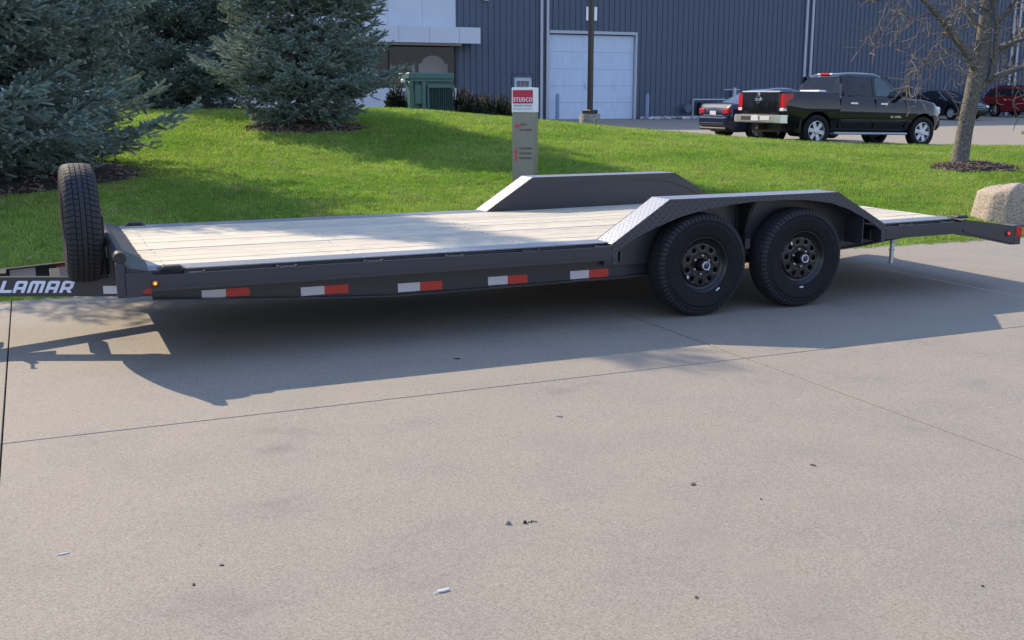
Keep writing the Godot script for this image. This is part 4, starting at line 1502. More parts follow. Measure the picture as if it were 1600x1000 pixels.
func saloon(called, label, at, turn, paint, tail, rim = null):
	var b = thing(called, label, "car", at, turn)
	var R = 0.325
	var top = [V(0.0, 0.72), V(0.04, 0.86), V(0.12, 0.965), V(0.55, 0.99), V(1.2, 0.955), V(3.0, 0.93), V(3.6, 0.90), V(4.2, 0.80), V(4.50, 0.66), V(4.6, 0.56)]
	var half = [V(0.0, 0.72), V(0.08, 0.81), V(0.3, 0.875), V(1.2, 0.90), V(3.4, 0.90), V(4.1, 0.86), V(4.45, 0.72), V(4.6, 0.56)]
	var sill = [V(0.0, 0.36), V(0.15, 0.27), V(0.6, 0.22), V(4.2, 0.20), V(4.6, 0.28)]
	var crown = [V(0.0, 0.0), V(0.3, 0.02), V(3.6, 0.03), V(4.3, 0.05), V(4.6, 0.02)]
	obj("body", car_shell(top, half, sill, [Vector3(0.93, R, 0.385), Vector3(3.58, R, 0.385)], crown, false), paint, b)
	var rings = [[0.95, 0.62, 3.42, 0.84], [1.12, 0.92, 3.02, 0.76], [1.32, 1.32, 2.60, 0.65], [1.38, 1.46, 2.48, 0.61], [1.43, 1.68, 2.30, 0.52], [1.45, 1.85, 2.15, 0.38]]
	obj("cab", cabin(rings), paint, b)
	obj("rear_window", end_glass(rings, 0.985, 1.35, 0.07, false), M.car_glass, b)
	obj("windscreen", end_glass(rings, 0.985, 1.35, 0.07, true), M.car_glass, b)
	for s in [1, -1]:
		obj("window", side_glass(rings, [V(1.12, 1.00), V(1.98, 1.00), V(1.98, 1.34), V(1.50, 1.34)], s), M.car_glass, b)
		obj("window", side_glass(rings, [V(2.06, 1.00), V(2.98, 1.00), V(2.55, 1.32), V(2.06, 1.34)], s), M.car_glass, b)
		for x in [1.28, 2.30]:
			obj("door_handle", boxm(Vector3(x, 0.83, s * 0.895 - 0.012), Vector3(x + 0.17, 0.86, s * 0.895 + 0.02), 0.008), paint, b)
		for x in [1.10, 2.02, 3.12]:
			var sm = S()
			for k in 4:
				box(sm, Vector3(x - 0.004, 0.30 + 0.15 * k, s * 0.86 - 0.04), Vector3(x + 0.004, 0.449 + 0.15 * k, s * (0.884 if k == 0 else 0.900) + s * 0.002))
			obj("door_seam", fin(sm), M.plastic_black, b)
		obj("mirror", boxm(Vector3(2.86, 0.97, s * 0.98 - 0.09), Vector3(3.0, 1.10, s * 0.98 + 0.09), 0.04), paint, b)
		for x in [0.93, 3.58]:
			car_wheel(b, Vector3(x, R, s * 0.77), R, 0.205, 10, s, rim)
		# lamps
		if tail:
			var st = S()
			var l = [V(0.02, 0.72), V(0.40, 0.75), V(0.42, 0.84), V(0.30, 0.885), V(0.03, 0.865)]
			plate(st, l, func(p, k): return Vector3(p.x - 0.01, p.y, s * (cvs(half, p.x) * 0.985 + (0.012 if k else -0.06))))
			box(st, Vector3(-0.012, 0.725, s * 0.58 - 0.14), Vector3(0.06, 0.86, s * 0.58 + 0.14), 0.02)
			obj("tail_lamp", fin(st), M.red_lens, b)
		else:
			obj("tail_lamp", boxm(Vector3(-0.01, 0.74, s * 0.62 - 0.13), Vector3(0.1, 0.85, s * 0.62 + 0.13), 0.02), M.red_lens, b)
		var hl = S()
		box(hl, Vector3(4.28, 0.56, s * 0.58 - 0.13), Vector3(4.56, 0.70, s * 0.58 + 0.11), 0.04)
		obj("headlight", fin(hl), M.headlamp, b)
	obj("boot_trim", boxm(Vector3(-0.02, 0.665, -0.48), Vector3(0.03, 0.685, 0.48), 0.005), M.chrome, b)
	obj("number_plate", boxm(Vector3(-0.018, 0.695, -0.15), Vector3(-0.004, 0.80, 0.15), 0.004), M.white_tape, b)
	var st = S()
	box(st, Vector3(-0.055, 0.36, -0.70), Vector3(0.16, 0.66, 0.70), 0.06)
	obj("rear_bumper", fin(st), paint, b)
	obj("bumper_line", boxm(Vector3(-0.06, 0.455, -0.60), Vector3(-0.05, 0.47, 0.60), 0.003), M.plastic_black, b)
	obj("bumper_valance", boxm(Vector3(-0.03, 0.27, -0.66), Vector3(0.3, 0.355, 0.66), 0.03), M.plastic_black, b)
	st = S()
	box(st, Vector3(4.40, 0.30, -0.62), Vector3(4.66, 0.55, 0.62), 0.08)
	obj("front_bumper", fin(st), paint, b)
	for k in 3:
		obj("grille_bar", boxm(Vector3(4.50, 0.575 + 0.035 * k, -0.40), Vector3(4.60 - 0.03 * k, 0.598 + 0.035 * k, 0.40), 0.006), M.chrome, b)
	st = S()
	box(st, Vector3(0.3, 0.21, -0.62), Vector3(4.3, 0.62, 0.62), 0.04)
	obj("underbody", fin(st), M.plastic_black, b)
	return b

func navy_sedan():
	saloon("navy_sedan", "dark blue sedan with red tail lamps half hidden behind the black pickup", lot_at(17.88, -26.4), 0.0, M.navy_paint, true)

func black_sedan():
	saloon("black_sedan", "black sedan with chrome nose parked against the building behind the bare tree", lot_at(43.15, -45.2), -PI / 2, M.black_paint, false)

func red_wagon():
	var b = thing("red_wagon", "dark red tall wagon with black window band parked by the building wall", "car", lot_at(51.25, -47.3), -PI / 2)
	var R = 0.36
	var top = [V(0.0, 0.80), V(0.06, 1.02), V(0.14, 1.10), V(1.2, 1.06), V(3.2, 1.03), V(3.7, 1.0), V(4.4, 0.90), V(4.75, 0.74), V(4.85, 0.6)]
	var half = [V(0.0, 0.78), V(0.1, 0.86), V(0.4, 0.92), V(3.8, 0.93), V(4.4, 0.88), V(4.7, 0.76), V(4.85, 0.62)]
	var sill = [V(0.0, 0.42), V(0.3, 0.32), V(4.4, 0.28), V(4.85, 0.36)]
	var crown = [V(0.0, 0.0), V(3.6, 0.03), V(4.4, 0.05), V(4.85, 0.02)]
	obj("body", car_shell(top, half, sill, [Vector3(0.95, R, 0.44), Vector3(3.85, R, 0.44)], crown, false), M.red_paint, b)
	var rings = [[1.05, 0.06, 3.62, 0.88], [1.30, 0.14, 3.22, 0.80], [1.55, 0.34, 2.88, 0.71], [1.63, 0.44, 2.76, 0.67], [1.69, 0.66, 2.58, 0.58], [1.71, 0.9, 2.4, 0.42]]
	obj("cab", cabin(rings), M.red_paint, b)
	obj("rear_window", end_glass(rings, 1.12, 1.55, 0.1, false), M.car_glass, b)
	obj("windscreen", end_glass(rings, 1.10, 1.58, 0.08, true), M.car_glass, b)
	for s in [1, -1]:
		obj("window", side_glass(rings, [V(0.42, 1.12), V(1.10, 1.12), V(1.10, 1.54), V(0.72, 1.52), V(0.5, 1.34)], s), M.car_glass, b)
		obj("window", side_glass(rings, [V(1.15, 1.12), V(2.05, 1.12), V(2.05, 1.55), V(1.15, 1.55)], s), M.car_glass, b)
		obj("window", side_glass(rings, [V(2.12, 1.12), V(3.15, 1.12), V(2.76, 1.52), V(2.12, 1.55)], s), M.car_glass, b)
		obj("roof_rail", boxm(Vector3(0.7, 1.70, s * 0.56 - 0.02), Vector3(2.6, 1.735, s * 0.56 + 0.02), 0.01), M.plastic_black, b)
		obj("tail_lamp", boxm(Vector3(-0.01, 0.86, s * 0.72 - 0.1), Vector3(0.1, 1.06, s * 0.72 + 0.1), 0.02), M.red_lens, b)
		obj("headlight", boxm(Vector3(4.5, 0.72, s * 0.64 - 0.12), Vector3(4.78, 0.88, s * 0.64 + 0.1), 0.04), M.headlamp, b)
		obj("mirror", boxm(Vector3(3.0, 1.08, s * 1.0 - 0.1), Vector3(3.14, 1.24, s * 1.0 + 0.1), 0.04), M.red_paint, b)
		for x in [1.4, 2.4]:
			obj("door_handle", boxm(Vector3(x, 0.93, s * 0.92 - 0.012), Vector3(x + 0.18, 0.965, s * 0.92 + 0.022), 0.008), M.red_paint, b)
		for x in [0.95, 3.85]:
			car_wheel(b, Vector3(x, R, s * 0.80), R, 0.225, 5, s, M.chrome)
	obj("underbody", boxm(Vector3(0.2, 0.26, -0.7), Vector3(4.6, 0.7, 0.7), 0.04), M.plastic_black, b)
	obj("rear_bumper", boxm(Vector3(-0.06, 0.40, -0.78), Vector3(0.2, 0.70, 0.78), 0.06), M.red_paint, b)
	obj("front_bumper", boxm(Vector3(4.6, 0.34, -0.7), Vector3(4.92, 0.66, 0.7), 0.08), M.red_paint, b)

# ---------------------------------------------------------------- trees
func multi(called, mesh, m, xf, cols, parent):
	var mm = MultiMesh.new()
	mm.transform_format = MultiMesh.TRANSFORM_3D
	mm.use_colors = true
	mm.mesh = mesh
	mm.instance_count = xf.size()
	for i in xf.size():
		mm.set_instance_transform(i, xf[i])
		mm.set_instance_color(i, cols[i])
	var o = MultiMeshInstance3D.new()
	o.name = numbered(called, parent)
	o.multimesh = mm
	o.material_override = m
	parent.add_child(o, true)
	return stuff(o)

func twig_mesh(r, n = 96):
	# a shoot along +x, length 1, set all round with needles
	var st = S()
	st.set_color(Color(0.5, 0.4, 0.3))
	tube(st, [Vector3(0, 0, 0), Vector3(0.95, 0, 0)], [0.018, 0.008], 3, false)
	for k in n:
		var t: float = 0.02 + 0.98 * k / n
		var a: float = k * 2.399963 + r.randf() * 0.5
		var d = Vector3(0, cos(a), sin(a))
		var side = Vector3(0, -sin(a), cos(a))
		var L: float = (0.20 + r.randf() * 0.05) * (1.0 - 0.35 * t * t)
		var base = Vector3(t - 0.04, 0, 0)
		var tip: Vector3 = base + d * L * 0.82 + Vector3(L * (0.55 + 0.5 * t), 0, 0)
		var v: float = r.randf_range(0.8, 1.2)
		st.set_color(Color(v, v, v))
		tri(st, base + side * 0.034, tip, base - side * 0.034)
	return fin(st)

func spruce(label, at, H, R, seed_, low, tone):
	var r = RandomNumberGenerator.new()
	r.seed = seed_
	var t = thing("blue_spruce", label, "tree", at, 0.0, "blue spruces on the lawn")
	var tw = twig_mesh(r)
	var st = S()
	tube(st, [Vector3(0, -0.15, 0), Vector3(0, H * 0.3, 0.02), Vector3(0.02, H * 0.65, 0), Vector3(0, H * 0.97, 0)], [0.025 * H, 0.018 * H, 0.009 * H, 0.01], 12, false)
	obj("trunk", fin(st), M.spruce_bark, t)
	var limbs = S()
	var xf = []
	var cols = []
	var put = func(p, d, L):
		var x: Vector3 = d.normalized()
		var z: Vector3 = x.cross(Vector3.UP)
		if z.length() < 0.05:
			z = Vector3(0, 0, 1)
		z = z.normalized()
		var y: Vector3 = z.cross(x)
		var s: float = L * r.randf_range(0.85, 1.15)
		xf.append(Transform3D(Basis(x * s, y * s, z * s), p))
		var b: float = r.randf_range(0.65, 1.35)
		var warm: float = r.randf()
		cols.append(Color(tone.x * b * (1.0 + 0.25 * warm), tone.y * b, tone.z * b * (1.05 - 0.15 * warm)))
	var y = low
	while y < H * 0.985:
		var f: float = (y - low) / (H - low)
		var reach: float = R * cv([V(0, 0.82), V(0.08, 0.94), V(0.16, 1.0), V(0.30, 0.93), V(0.5, 0.56), V(0.66, 0.25), V(0.8, 0.10), V(1, 0.01)], f) * (0.86 + 0.14 * sin(y * 5.0 + seed_)) + 0.10
		if f < 0.06:
			reach *= 0.90
		var n: int = 16 if f < 0.4 else (10 if f < 0.8 else 6)
		var a0 = r.randf() * TAU
		for i in n:
			var L: float = reach * r.randf_range(0.84, 1.08)
			var a: float = a0 + TAU * (i + r.randf_range(-0.3, 0.3)) / n
			var out = Vector3(cos(a), 0, sin(a))
			var rise: float = lerpf(-0.20, 0.55, pow(f, 0.8)) + r.randf_range(-0.10, 0.10)
			var sag: float = lerpf(0.10, -0.1, f)
			var base = Vector3(0, y + r.randf_range(-0.09, 0.09), 0)
			var pos = func(s): return base + out * L * s + Vector3(0, L * (rise * s - sag * sin(PI * s) + 0.12 * s * s * s), 0)
			var pts = []
			for k in 6:
				pts.append(pos.call(k / 5.0))
			tube(limbs, pts, [0.006 + 0.010 * L, 0.005 + 0.008 * L, 0.004 + 0.006 * L, 0.010, 0.007, 0.004], 4, false)
			var side = Vector3(-out.z, 0, out.x)
			var s: float = 0.22 if L > 0.8 else 0.1
			var left = 1.0
			while s < 1.0:
				var p: Vector3 = pos.call(s)
				var d: Vector3 = (pos.call(minf(s + 0.05, 1.0)) - pos.call(s - 0.05)).normalized()
				left = -left
				var sl: float = ((1.0 - s) * L * 0.50 + 0.14) * r.randf_range(0.8, 1.2)
				var dir: Vector3 = (d * 0.72 + side * left * 0.75 + Vector3(0, r.randf_range(-0.22, 0.10), 0)).normalized()
				var u = 0.06
				var tl = 1.0
				while u < sl:
					tl = -tl
					var q: Vector3 = p + dir * u + Vector3(0, -0.10 * u * u, 0)
					var td: Vector3 = dir * 0.75 + (d * tl * 0.5 - side * left * tl * 0.3) + Vector3(0, r.randf_range(-0.45, 0.55), 0)
					put.call(q, td, r.randf_range(0.115, 0.17))
					u += 0.055
				put.call(p + dir * sl * 0.92, dir + Vector3(0, 0.22, 0), 0.15)
				if r.randf() < 0.55:
					put.call(p, d + Vector3(0, r.randf_range(-1.2, 0.6), 0) + side * r.randf_range(-0.5, 0.5), 0.18)
				s += 0.085 / L
			put.call(pos.call(0.97), pos.call(1.0) - pos.call(0.9) + Vector3(0, 0.12, 0), 0.17)
		y += lerpf(0.36, 0.30, f) * r.randf_range(0.8, 1.15)
	put.call(Vector3(0, H * 0.95, 0), Vector3.UP, 0.4)
	obj("branches", fin(limbs), M.spruce_bark, t)
	multi("crown", tw, M.needles, xf, cols, t)
	return t

func mulch_bed(label, at, rx, rz, seed_, yf, count):
	var r = RandomNumberGenerator.new()
	r.seed = seed_
	var b = thing("mulch_bed", label, "mulch bed", at)
	var st = S()
	var yy = func(x, z):
		var d: float = sqrt(pow(x / rx, 2) + pow(z / rz, 2))
		return yf.call(at.x + x, at.z + z) - at.y + 0.10 * (1.0 - d * d) + 0.015
	var prev = []
	for k in 5:
		var ring = []
		for i in 28:
			var a = TAU * i / 28
			var q: float = k / 4.0 * (1.0 + 0.10 * sin(3.0 * a + seed_) + 0.05 * sin(7.0 * a))
			var x: float = rx * q * cos(a)
			var z: float = rz * q * sin(a)
			ring.append(Vector3(x, yy.call(x, z) if k < 4 else yf.call(at.x + x, at.z + z) - at.y - 0.03, z))
		if prev.size():
			st.set_smooth_group(1)
			for i in 28:
				quad(st, prev[i], prev[(i + 1) % 28], ring[(i + 1) % 28], ring[i])
		prev = ring
	obj("soil_mound", fin(st), M.mulch_soil, b)
	var chip = S()
	chip.set_color(Color(1, 1, 1))
	box(chip, Vector3(-0.5, -0.12, -0.18), Vector3(0.5, 0.12, 0.18), 0.04)
	var xf = []
	var cols = []
	for i in count:
		var a = r.randf() * TAU
		var q = sqrt(r.randf()) * (1.0 + 0.10 * sin(3.0 * a + seed_) + 0.05 * sin(7.0 * a)) * r.randf_range(0.96, 1.05)
		var x: float = rx * q * cos(a)
		var z: float = rz * q * sin(a)
		var bs = Basis.from_euler(Vector3(r.randf_range(-0.5, 0.5), r.randf() * TAU, r.randf_range(-0.6, 0.6))).scaled_local(Vector3.ONE * r.randf_range(0.04, 0.10))
		xf.append(Transform3D(bs, Vector3(x, yy.call(x, z) + 0.012, z)))
		var v = r.randf_range(0.5, 1.6)
		cols.append(Color(0.115 * v, 0.080 * v, 0.060 * v))
	multi("chips", fin(chip), M.mulch, xf, cols, b)
	return b

# a leafless tree
var twigs: SurfaceTool
func grow(st, r, pts, r0, r1, depth, bias):
	# one limb through pts, with side twigs sprouting from it
	var n: int = pts.size()
	var radii = []
	for i in n:
		radii.append(lerpf(r0, r1, float(i) / (n - 1)))
	tube(st, pts, radii, 9 if r0 > 0.03 else (6 if r0 > 0.01 else 4), r0 > 0.015)
	if depth <= 0:
		return
	var total = 0.0
	for i in n - 1:
		total += pts[i].distance_to(pts[i + 1])
	var step: float = 0.19 if depth > 1 else 0.10
	var walked = step * (1.5 if depth > 1 else 0.8)
	while walked < total:
		var w: float = walked
		var k = 0
		while k < n - 2 and w > pts[k].distance_to(pts[k + 1]):
			w -= pts[k].distance_to(pts[k + 1])
			k += 1
		var d: Vector3 = (pts[k + 1] - pts[k]).normalized()
		var p: Vector3 = pts[k] + d * w
		var f: float = walked / total
		var pr = Vector3(r.randf_range(-1, 1), r.randf_range(-1, 1), r.randf_range(-1, 1))
		pr = (pr - d * pr.dot(d)).normalized()
		var dir: Vector3 = (d * 0.55 + pr + bias).normalized()
		var L: float = (r.randf_range(0.45, 1.05) if depth > 1 else r.randf_range(0.12, 0.42)) * (1.0 - 0.35 * f)
		var q = [p]
		var seg: int = 6 if depth > 1 else 4
		for i in seg:
			dir = (dir + Vector3(r.randf_range(-0.42, 0.42), r.randf_range(-0.36, 0.42), r.randf_range(-0.42, 0.42)) + bias * 0.12).normalized()
			q.append(q[-1] + dir * L / seg)
		var ra: float = minf(lerpf(r0, r1, f) * 0.5, 0.016 if depth > 1 else 0.0065)
		var big: bool = ra > 0.012
		grow(st if big else twigs, r, q, maxf(ra, 0.0078), 0.005, depth - 1, bias)
		walked += step * r.randf_range(0.6, 1.5)

func bare_tree():
	var at = Vector3(14.78, 0.43, -14.25)
	var t = thing("bare_tree", "leafless young tree with grey trunk and knobbly twigs in a mulch ring", "tree", at)
	var r = RandomNumberGenerator.new()
	r.seed = 21
	# axes of the tree: right across the view, up, and away
	var ri = Vector3(cos(TH), 0, sin(TH))
	var aw = Vector3(sin(TH), 0, -cos(TH))
	var P = func(x, y, z): return ri * x + Vector3(0, y, 0) + aw * z
	var st = S()
	twigs = S()
	var trunk = [P.call(0, -0.1, 0), P.call(0.0, 0.06, 0), P.call(0.045, 0.6, 0.0), P.call(0.12, 1.15, 0.02), P.call(0.19, 1.6, 0.03), P.call(0.23, 1.95, 0.02), P.call(0.24, 2.5, 0.0), P.call(0.22, 3.1, 0.02), P.call(0.12, 3.9, 0.1), P.call(0.05, 4.8, 0.0)]
	tube(st, trunk, [0.20, 0.150, 0.135, 0.130, 0.140, 0.125, 0.10, 0.08, 0.055, 0.03], 16)
	var lm = [
		[[0.17, 1.62, 0], [0.03, 1.85, -0.05], [-0.28, 2.15, -0.12], [-0.62, 2.50, -0.2], [-0.98, 2.82, -0.25], [-1.35, 3.25, -0.3], [-1.8, 3.9, -0.3]],
		[[0.20, 1.28, 0], [0.36, 1.42, 0.05], [0.60, 1.55, 0.1], [0.95, 1.66, 0.15], [1.35, 1.80, 0.2], [2.0, 2.1, 0.2]],
		[[0.40, 1.46, 0.0], [0.44, 1.9, -0.06], [0.40, 2.35, -0.1], [0.30, 2.8, -0.12], [0.18, 3.4, -0.15], [0.1, 4.2, -0.2]],
		[[0.42, 1.80, 0], [0.62, 1.98, 0.1], [0.90, 2.2, 0.15], [1.15, 2.5, 0.2], [1.5, 3.0, 0.2], [1.9, 3.7, 0.2]],
		[[0.44, 1.98, 0], [0.75, 2.12, -0.2], [1.2, 2.25, -0.35], [1.8, 2.45, -0.5]],
		[[0.23, 2.2, 0], [0.08, 2.5, 0.2], [-0.15, 2.85, 0.4], [-0.6, 3.3, 0.6], [-1.0, 3.9, 0.7]],
		[[0.23, 2.6, 0], [0.6, 3.0, 0.3], [0.9, 3.6, 0.5], [1.2, 4.3, 0.6]],
		[[0.40, 2.4, -0.1], [0.62, 2.75, -0.2], [0.70, 3.2, -0.2], [0.75, 3.9, -0.2]],
		[[-0.98, 2.82, -0.25], [-1.4, 2.80, -0.3], [-1.85, 2.74, -0.35], [-2.25, 2.80, -0.4], [-2.5, 3.05, -0.4], [-2.7, 3.2, -0.4]],
	]
	var rad = [0.10, 0.085, 0.062, 0.055, 0.05, 0.055, 0.05, 0.045, 0.022]
	for i in lm.size():
		var pts = []
		for p in lm[i]:
			pts.append(P.call(p[0], p[1], p[2]))
		grow(st, r, pts, rad[i], 0.010, 2, Vector3(0, 0.1, 0))
	# drooping sprays on the left and under the right limb
	for d in [[-0.05, 1.85, -0.05, -1.25, 1.30, -0.3], [-0.62, 2.5, -0.2, -1.5, 1.95, 0.1], [-0.3, 2.15, -0.1, -1.15, 1.72, -0.5], [0.0, 1.9, 0, -0.95, 1.5, 0.3], [-0.98, 2.8, -0.2, -1.75, 2.2, -0.3], [0.05, 1.75, -0.1, -0.6, 1.25, -0.5], [0.3, 1.4, 0, 0.75, 1.2, -0.4], [0.95, 1.66, 0.1, 1.3, 1.1, 0], [0.2, 2.3, 0, -0.6, 2.35, -0.6]]:
		var a: Vector3 = P.call(d[0], d[1], d[2])
		var b: Vector3 = P.call(d[3], d[4], d[5])
		var pts = [a]
		for k in 6:
			var f: float = (k + 1) / 6.0
			pts.append(a.lerp(b, f) + Vector3(r.randf_range(-0.06, 0.06), 0.22 * sin(PI * f) + r.randf_range(-0.06, 0.06), r.randf_range(-0.06, 0.06)))
		grow(st, r, pts, 0.016, 0.005, 2, Vector3(0, -0.06, 0))
	obj("trunk", fin(st), M.bark, t)
	stuff(obj("twigs", fin(twigs), M.twig_bark, t))
	mulch_bed("ragged ring of brown mulch round the bare tree's foot", Vector3(14.88, 0.43, -14.0), 0.86, 0.60, 5, lawn_y, 450)

func shrub(label, at, rx, ry, rz, seed_, tone):
	var r = RandomNumberGenerator.new()
	r.seed = seed_
	var t = thing("evergreen_shrub", label, "shrub", at, 0.0, "dark shrubs before the building")
	var tw = twig_mesh(r, 50)
	var st = S()
	var xf = []
	var cols = []
	for i in int(2600 * rx * ry):
		var a = r.randf() * TAU
		var h = r.randf()
		var d = Vector3(cos(a) * sqrt(1 - h * h), h, sin(a) * sqrt(1 - h * h))
		var k = r.randf_range(0.55, 1.0) * (0.85 + 0.25 * sin(5 * a + seed_) * cos(7 * h))
		var p = Vector3(d.x * rx, d.y * ry, d.z * rz) * k
		var dir = (d + Vector3(r.randf_range(-0.5, 0.5), 0.5, r.randf_range(-0.5, 0.5))).normalized()
		var z = dir.cross(Vector3(0.3, 0.1, 0.9)).normalized()
		var s = r.randf_range(0.16, 0.27)
		xf.append(Transform3D(Basis(dir * s, z.cross(dir) * s, z * s), p))
		var v = r.randf_range(0.7, 1.3)
		cols.append(Color(tone.x * v, tone.y * v, tone.z * v))
	for k in 14:
		var a = TAU * k / 14
		tube(st, [Vector3(0, 0, 0), Vector3(cos(a) * rx * 0.3, ry * 0.4, sin(a) * rz * 0.3), Vector3(cos(a) * rx * 0.7, ry * 0.65, sin(a) * rz * 0.7)], [0.03, 0.02, 0.008], 5, false)
	obj("stems", fin(st), M.spruce_bark, t)
	multi("foliage", tw, M.needles, xf, cols, t)

func build_trees():
	var tone = Vector3(0.275, 0.385, 0.345)
	spruce("tall blue spruce with wide low boughs, nearest the trailer's nose", Vector3(-1.15, lawn_y(-1.15, -17.0), -17.0), 7.9, 3.35, 3, 0.38, tone)
	spruce("blue spruce in front of the white office panels, its skirt lifted off the grass", Vector3(5.05, lawn_y(5.05, -21.8), -21.8), 6.6, 1.95, 8, 0.55, tone * 1.02)
	spruce("farther blue spruce standing in the gap between two nearer spruces", Vector3(3.7, lawn_y(3.7, -29.5), -29.5), 8.0, 2.9, 14, 0.4, tone * 0.9)
	mulch_bed("dark mulch under the boughs of the leftmost spruce", Vector3(-1.15, lawn_y(-1.15, -17.0), -16.8), 2.75, 2.1, 2, lawn_y, 900)
	mulch_bed("dark oval of mulch under the spruce before the office", Vector3(5.05, lawn_y(5.05, -21.8), -21.6), 1.35, 1.0, 3, lawn_y, 500)
	bare_tree()
	var g = Vector3(0.020, 0.034, 0.016)
	shrub("dark juniper touching the green transformer's right side", Vector3(11.35, 0.55, -29.6), 0.9, 1.15, 0.8, 1, g)
	shrub("dark spreading juniper in the middle of the shrub row", Vector3(12.35, 0.5, -29.9), 0.9, 1.05, 0.8, 2, g)
	shrub("dark juniper beside the red and white direction sign", Vector3(13.25, 0.5, -30.3), 0.75, 0.95, 0.7, 3, g)
	shrub("small pointed shrub left of the green transformer", Vector3(9.35, 0.9, -29.2), 0.28, 0.95, 0.28, 4, g * 1.2)

# ---------------------------------------------------------------- furniture
func build_furniture():
	direction_sign()
	lamp_post()
	transformer()
	# boulder: a broken block with rounded edges
	var b = S()
	var noise = FastNoiseLite.new()
	noise.seed = 9
	noise.frequency = 1.4
	b.set_smooth_group(1)
	var at = func(i, k):
		var th: float = PI * i / 22
		var ph: float = TAU * k / 40
		var d = Vector3(sin(th) * cos(ph), cos(th), sin(th) * sin(ph))
		var r = 9.0
		for p in [[Vector3(-1, 0.15, 0.1), 0.36], [Vector3(-0.8, 0.1, 0.75), 0.36], [Vector3(0.18, 0.05, 1), 0.36], [Vector3(0.1, 1, -0.25), 0.30], [Vector3(-0.55, 1.0, 0.1), 0.34], [Vector3(0.9, 0.5, 0.2), 0.42], [Vector3(1, -0.1, 0.0), 0.50], [Vector3(0, 0, -1), 0.38], [Vector3(0, -1, 0), 0.32], [Vector3(0.5, 0.7, 0.8), 0.42], [Vector3(-0.3, 0.3, -1), 0.4]]:
			var n: Vector3 = p[0].normalized()
			if d.dot(n) > 0.05:
				r = minf(r, p[1] / d.dot(n))
		var q: Vector3 = d * r * 0.97
		return q + d * 0.022 * noise.get_noise_3dv(q * 4.0) + d * 0.012 * noise.get_noise_3dv(q * 11.0)
	for i in 22:
		for k in 40:
			quad(b, at.call(i, k), at.call(i, (k + 1) % 40), at.call(i + 1, (k + 1) % 40), at.call(i + 1, k))
	var bo = obj("boulder", fin(b), M.boulder, self, Vector3(11.24, 0.26, -10.0))
	bo.rotation.y = -0.42
	bo.scale = Vector3(0.86, 0.90, 0.86)
	tag(bo, "pale squared boulder with a brown shaded face on the lawn's corner", "boulder")
	# gas meter set against the wall, behind the sedan
	var g = thing("gas_meter", "grey gas meter with pipes on the blue wall behind the navy sedan", "meter", Vector3(31.6, 0.45, ZB))
	var st = S()
	tube(st, [Vector3(-0.35, 0, 0.3), Vector3(-0.35, 1.0, 0.3), Vector3(1.6, 1.0, 0.3), Vector3(1.6, 0.0, 0.3)], 0.045, 8, true, false)
	tube(st, [Vector3(1.55, 1.5, 0.2), Vector3(2.6, 1.5, 0.2)], 0.025, 8, true, false)
	obj("pipe", fin(st), M.trim, g)
	st = S()
	lathe(st, [V(0, -0.12), V(0.20, -0.12), V(0.24, -0.06), V(0.24, 0.06), V(0.20, 0.12), V(0, 0.12)], 24, [1, 2, 3, 4])
	obj("regulator", fin(st), M.siding, g, Vector3(-0.7, 0.55, 0.35))
	obj("meter_body", boxm(Vector3(0.0, 0.12, 0.12), Vector3(1.2, 0.86, 0.5), 0.04), M.plastic_black, g)
	obj("post", boxm(Vector3(2.15, 0.0, 0.14), Vector3(2.32, 1.6, 0.28), 0.02), M.trim, g)
	# guard posts beside the overhead door
	for x in [23.28, 28.25]:
		st = S()
		tube(st, [Vector3(0, -0.1, 0), Vector3(0, 1.22, 0)], 0.09, 16)
		lathe(st, [V(0.09, 0), V(0.06, 0.05), V(0, 0.07)], 16)
		var p = S()
		tube(p, [Vector3(0, -0.1, 0), Vector3(0, 1.2, 0), Vector3(0, 1.26, 0)], [0.09, 0.09, 0.04], 16)
		var o = obj("guard_post", fin(p), M.bollard_blue, self, Vector3(x, lot_y(x, ZB + 0.8), ZB + 0.8))
		tag(o, "steel guard post at the %s jamb of the pale overhead door" % ("left" if x < 25 else "right"), "bollard", "guard posts by the overhead door")
	# stones along the wall foot
	var r = RandomNumberGenerator.new()
	r.seed = 4
	st = S()
	st.set_color(Color(1, 1, 1))
	lump(st, Vector3.ZERO, 1.0, 2, 5, 0.3)
	var xf = []
	var cols = []
	for i in 1500:
		var x = r.randf_range(28.3, 42.0)
		var z = ZB + 0.1 + r.randf() * 1.0
		var s = r.randf_range(0.05, 0.13)
		xf.append(Transform3D(Basis.from_euler(Vector3(r.randf(), r.randf() * TAU, r.randf())).scaled(Vector3(s, s * 0.7, s)), Vector3(x, lot_y(x, z) + 0.03 + 0.05 * r.randf(), z)))
		var v = r.randf_range(0.14, 0.5)
		cols.append(Color(v, v * 0.97, v * 0.94))
	tag(multi("river_rocks", fin(st), M.river_rock, xf, cols, self), "strip of grey river rocks along the foot of the blue wall", "rocks")

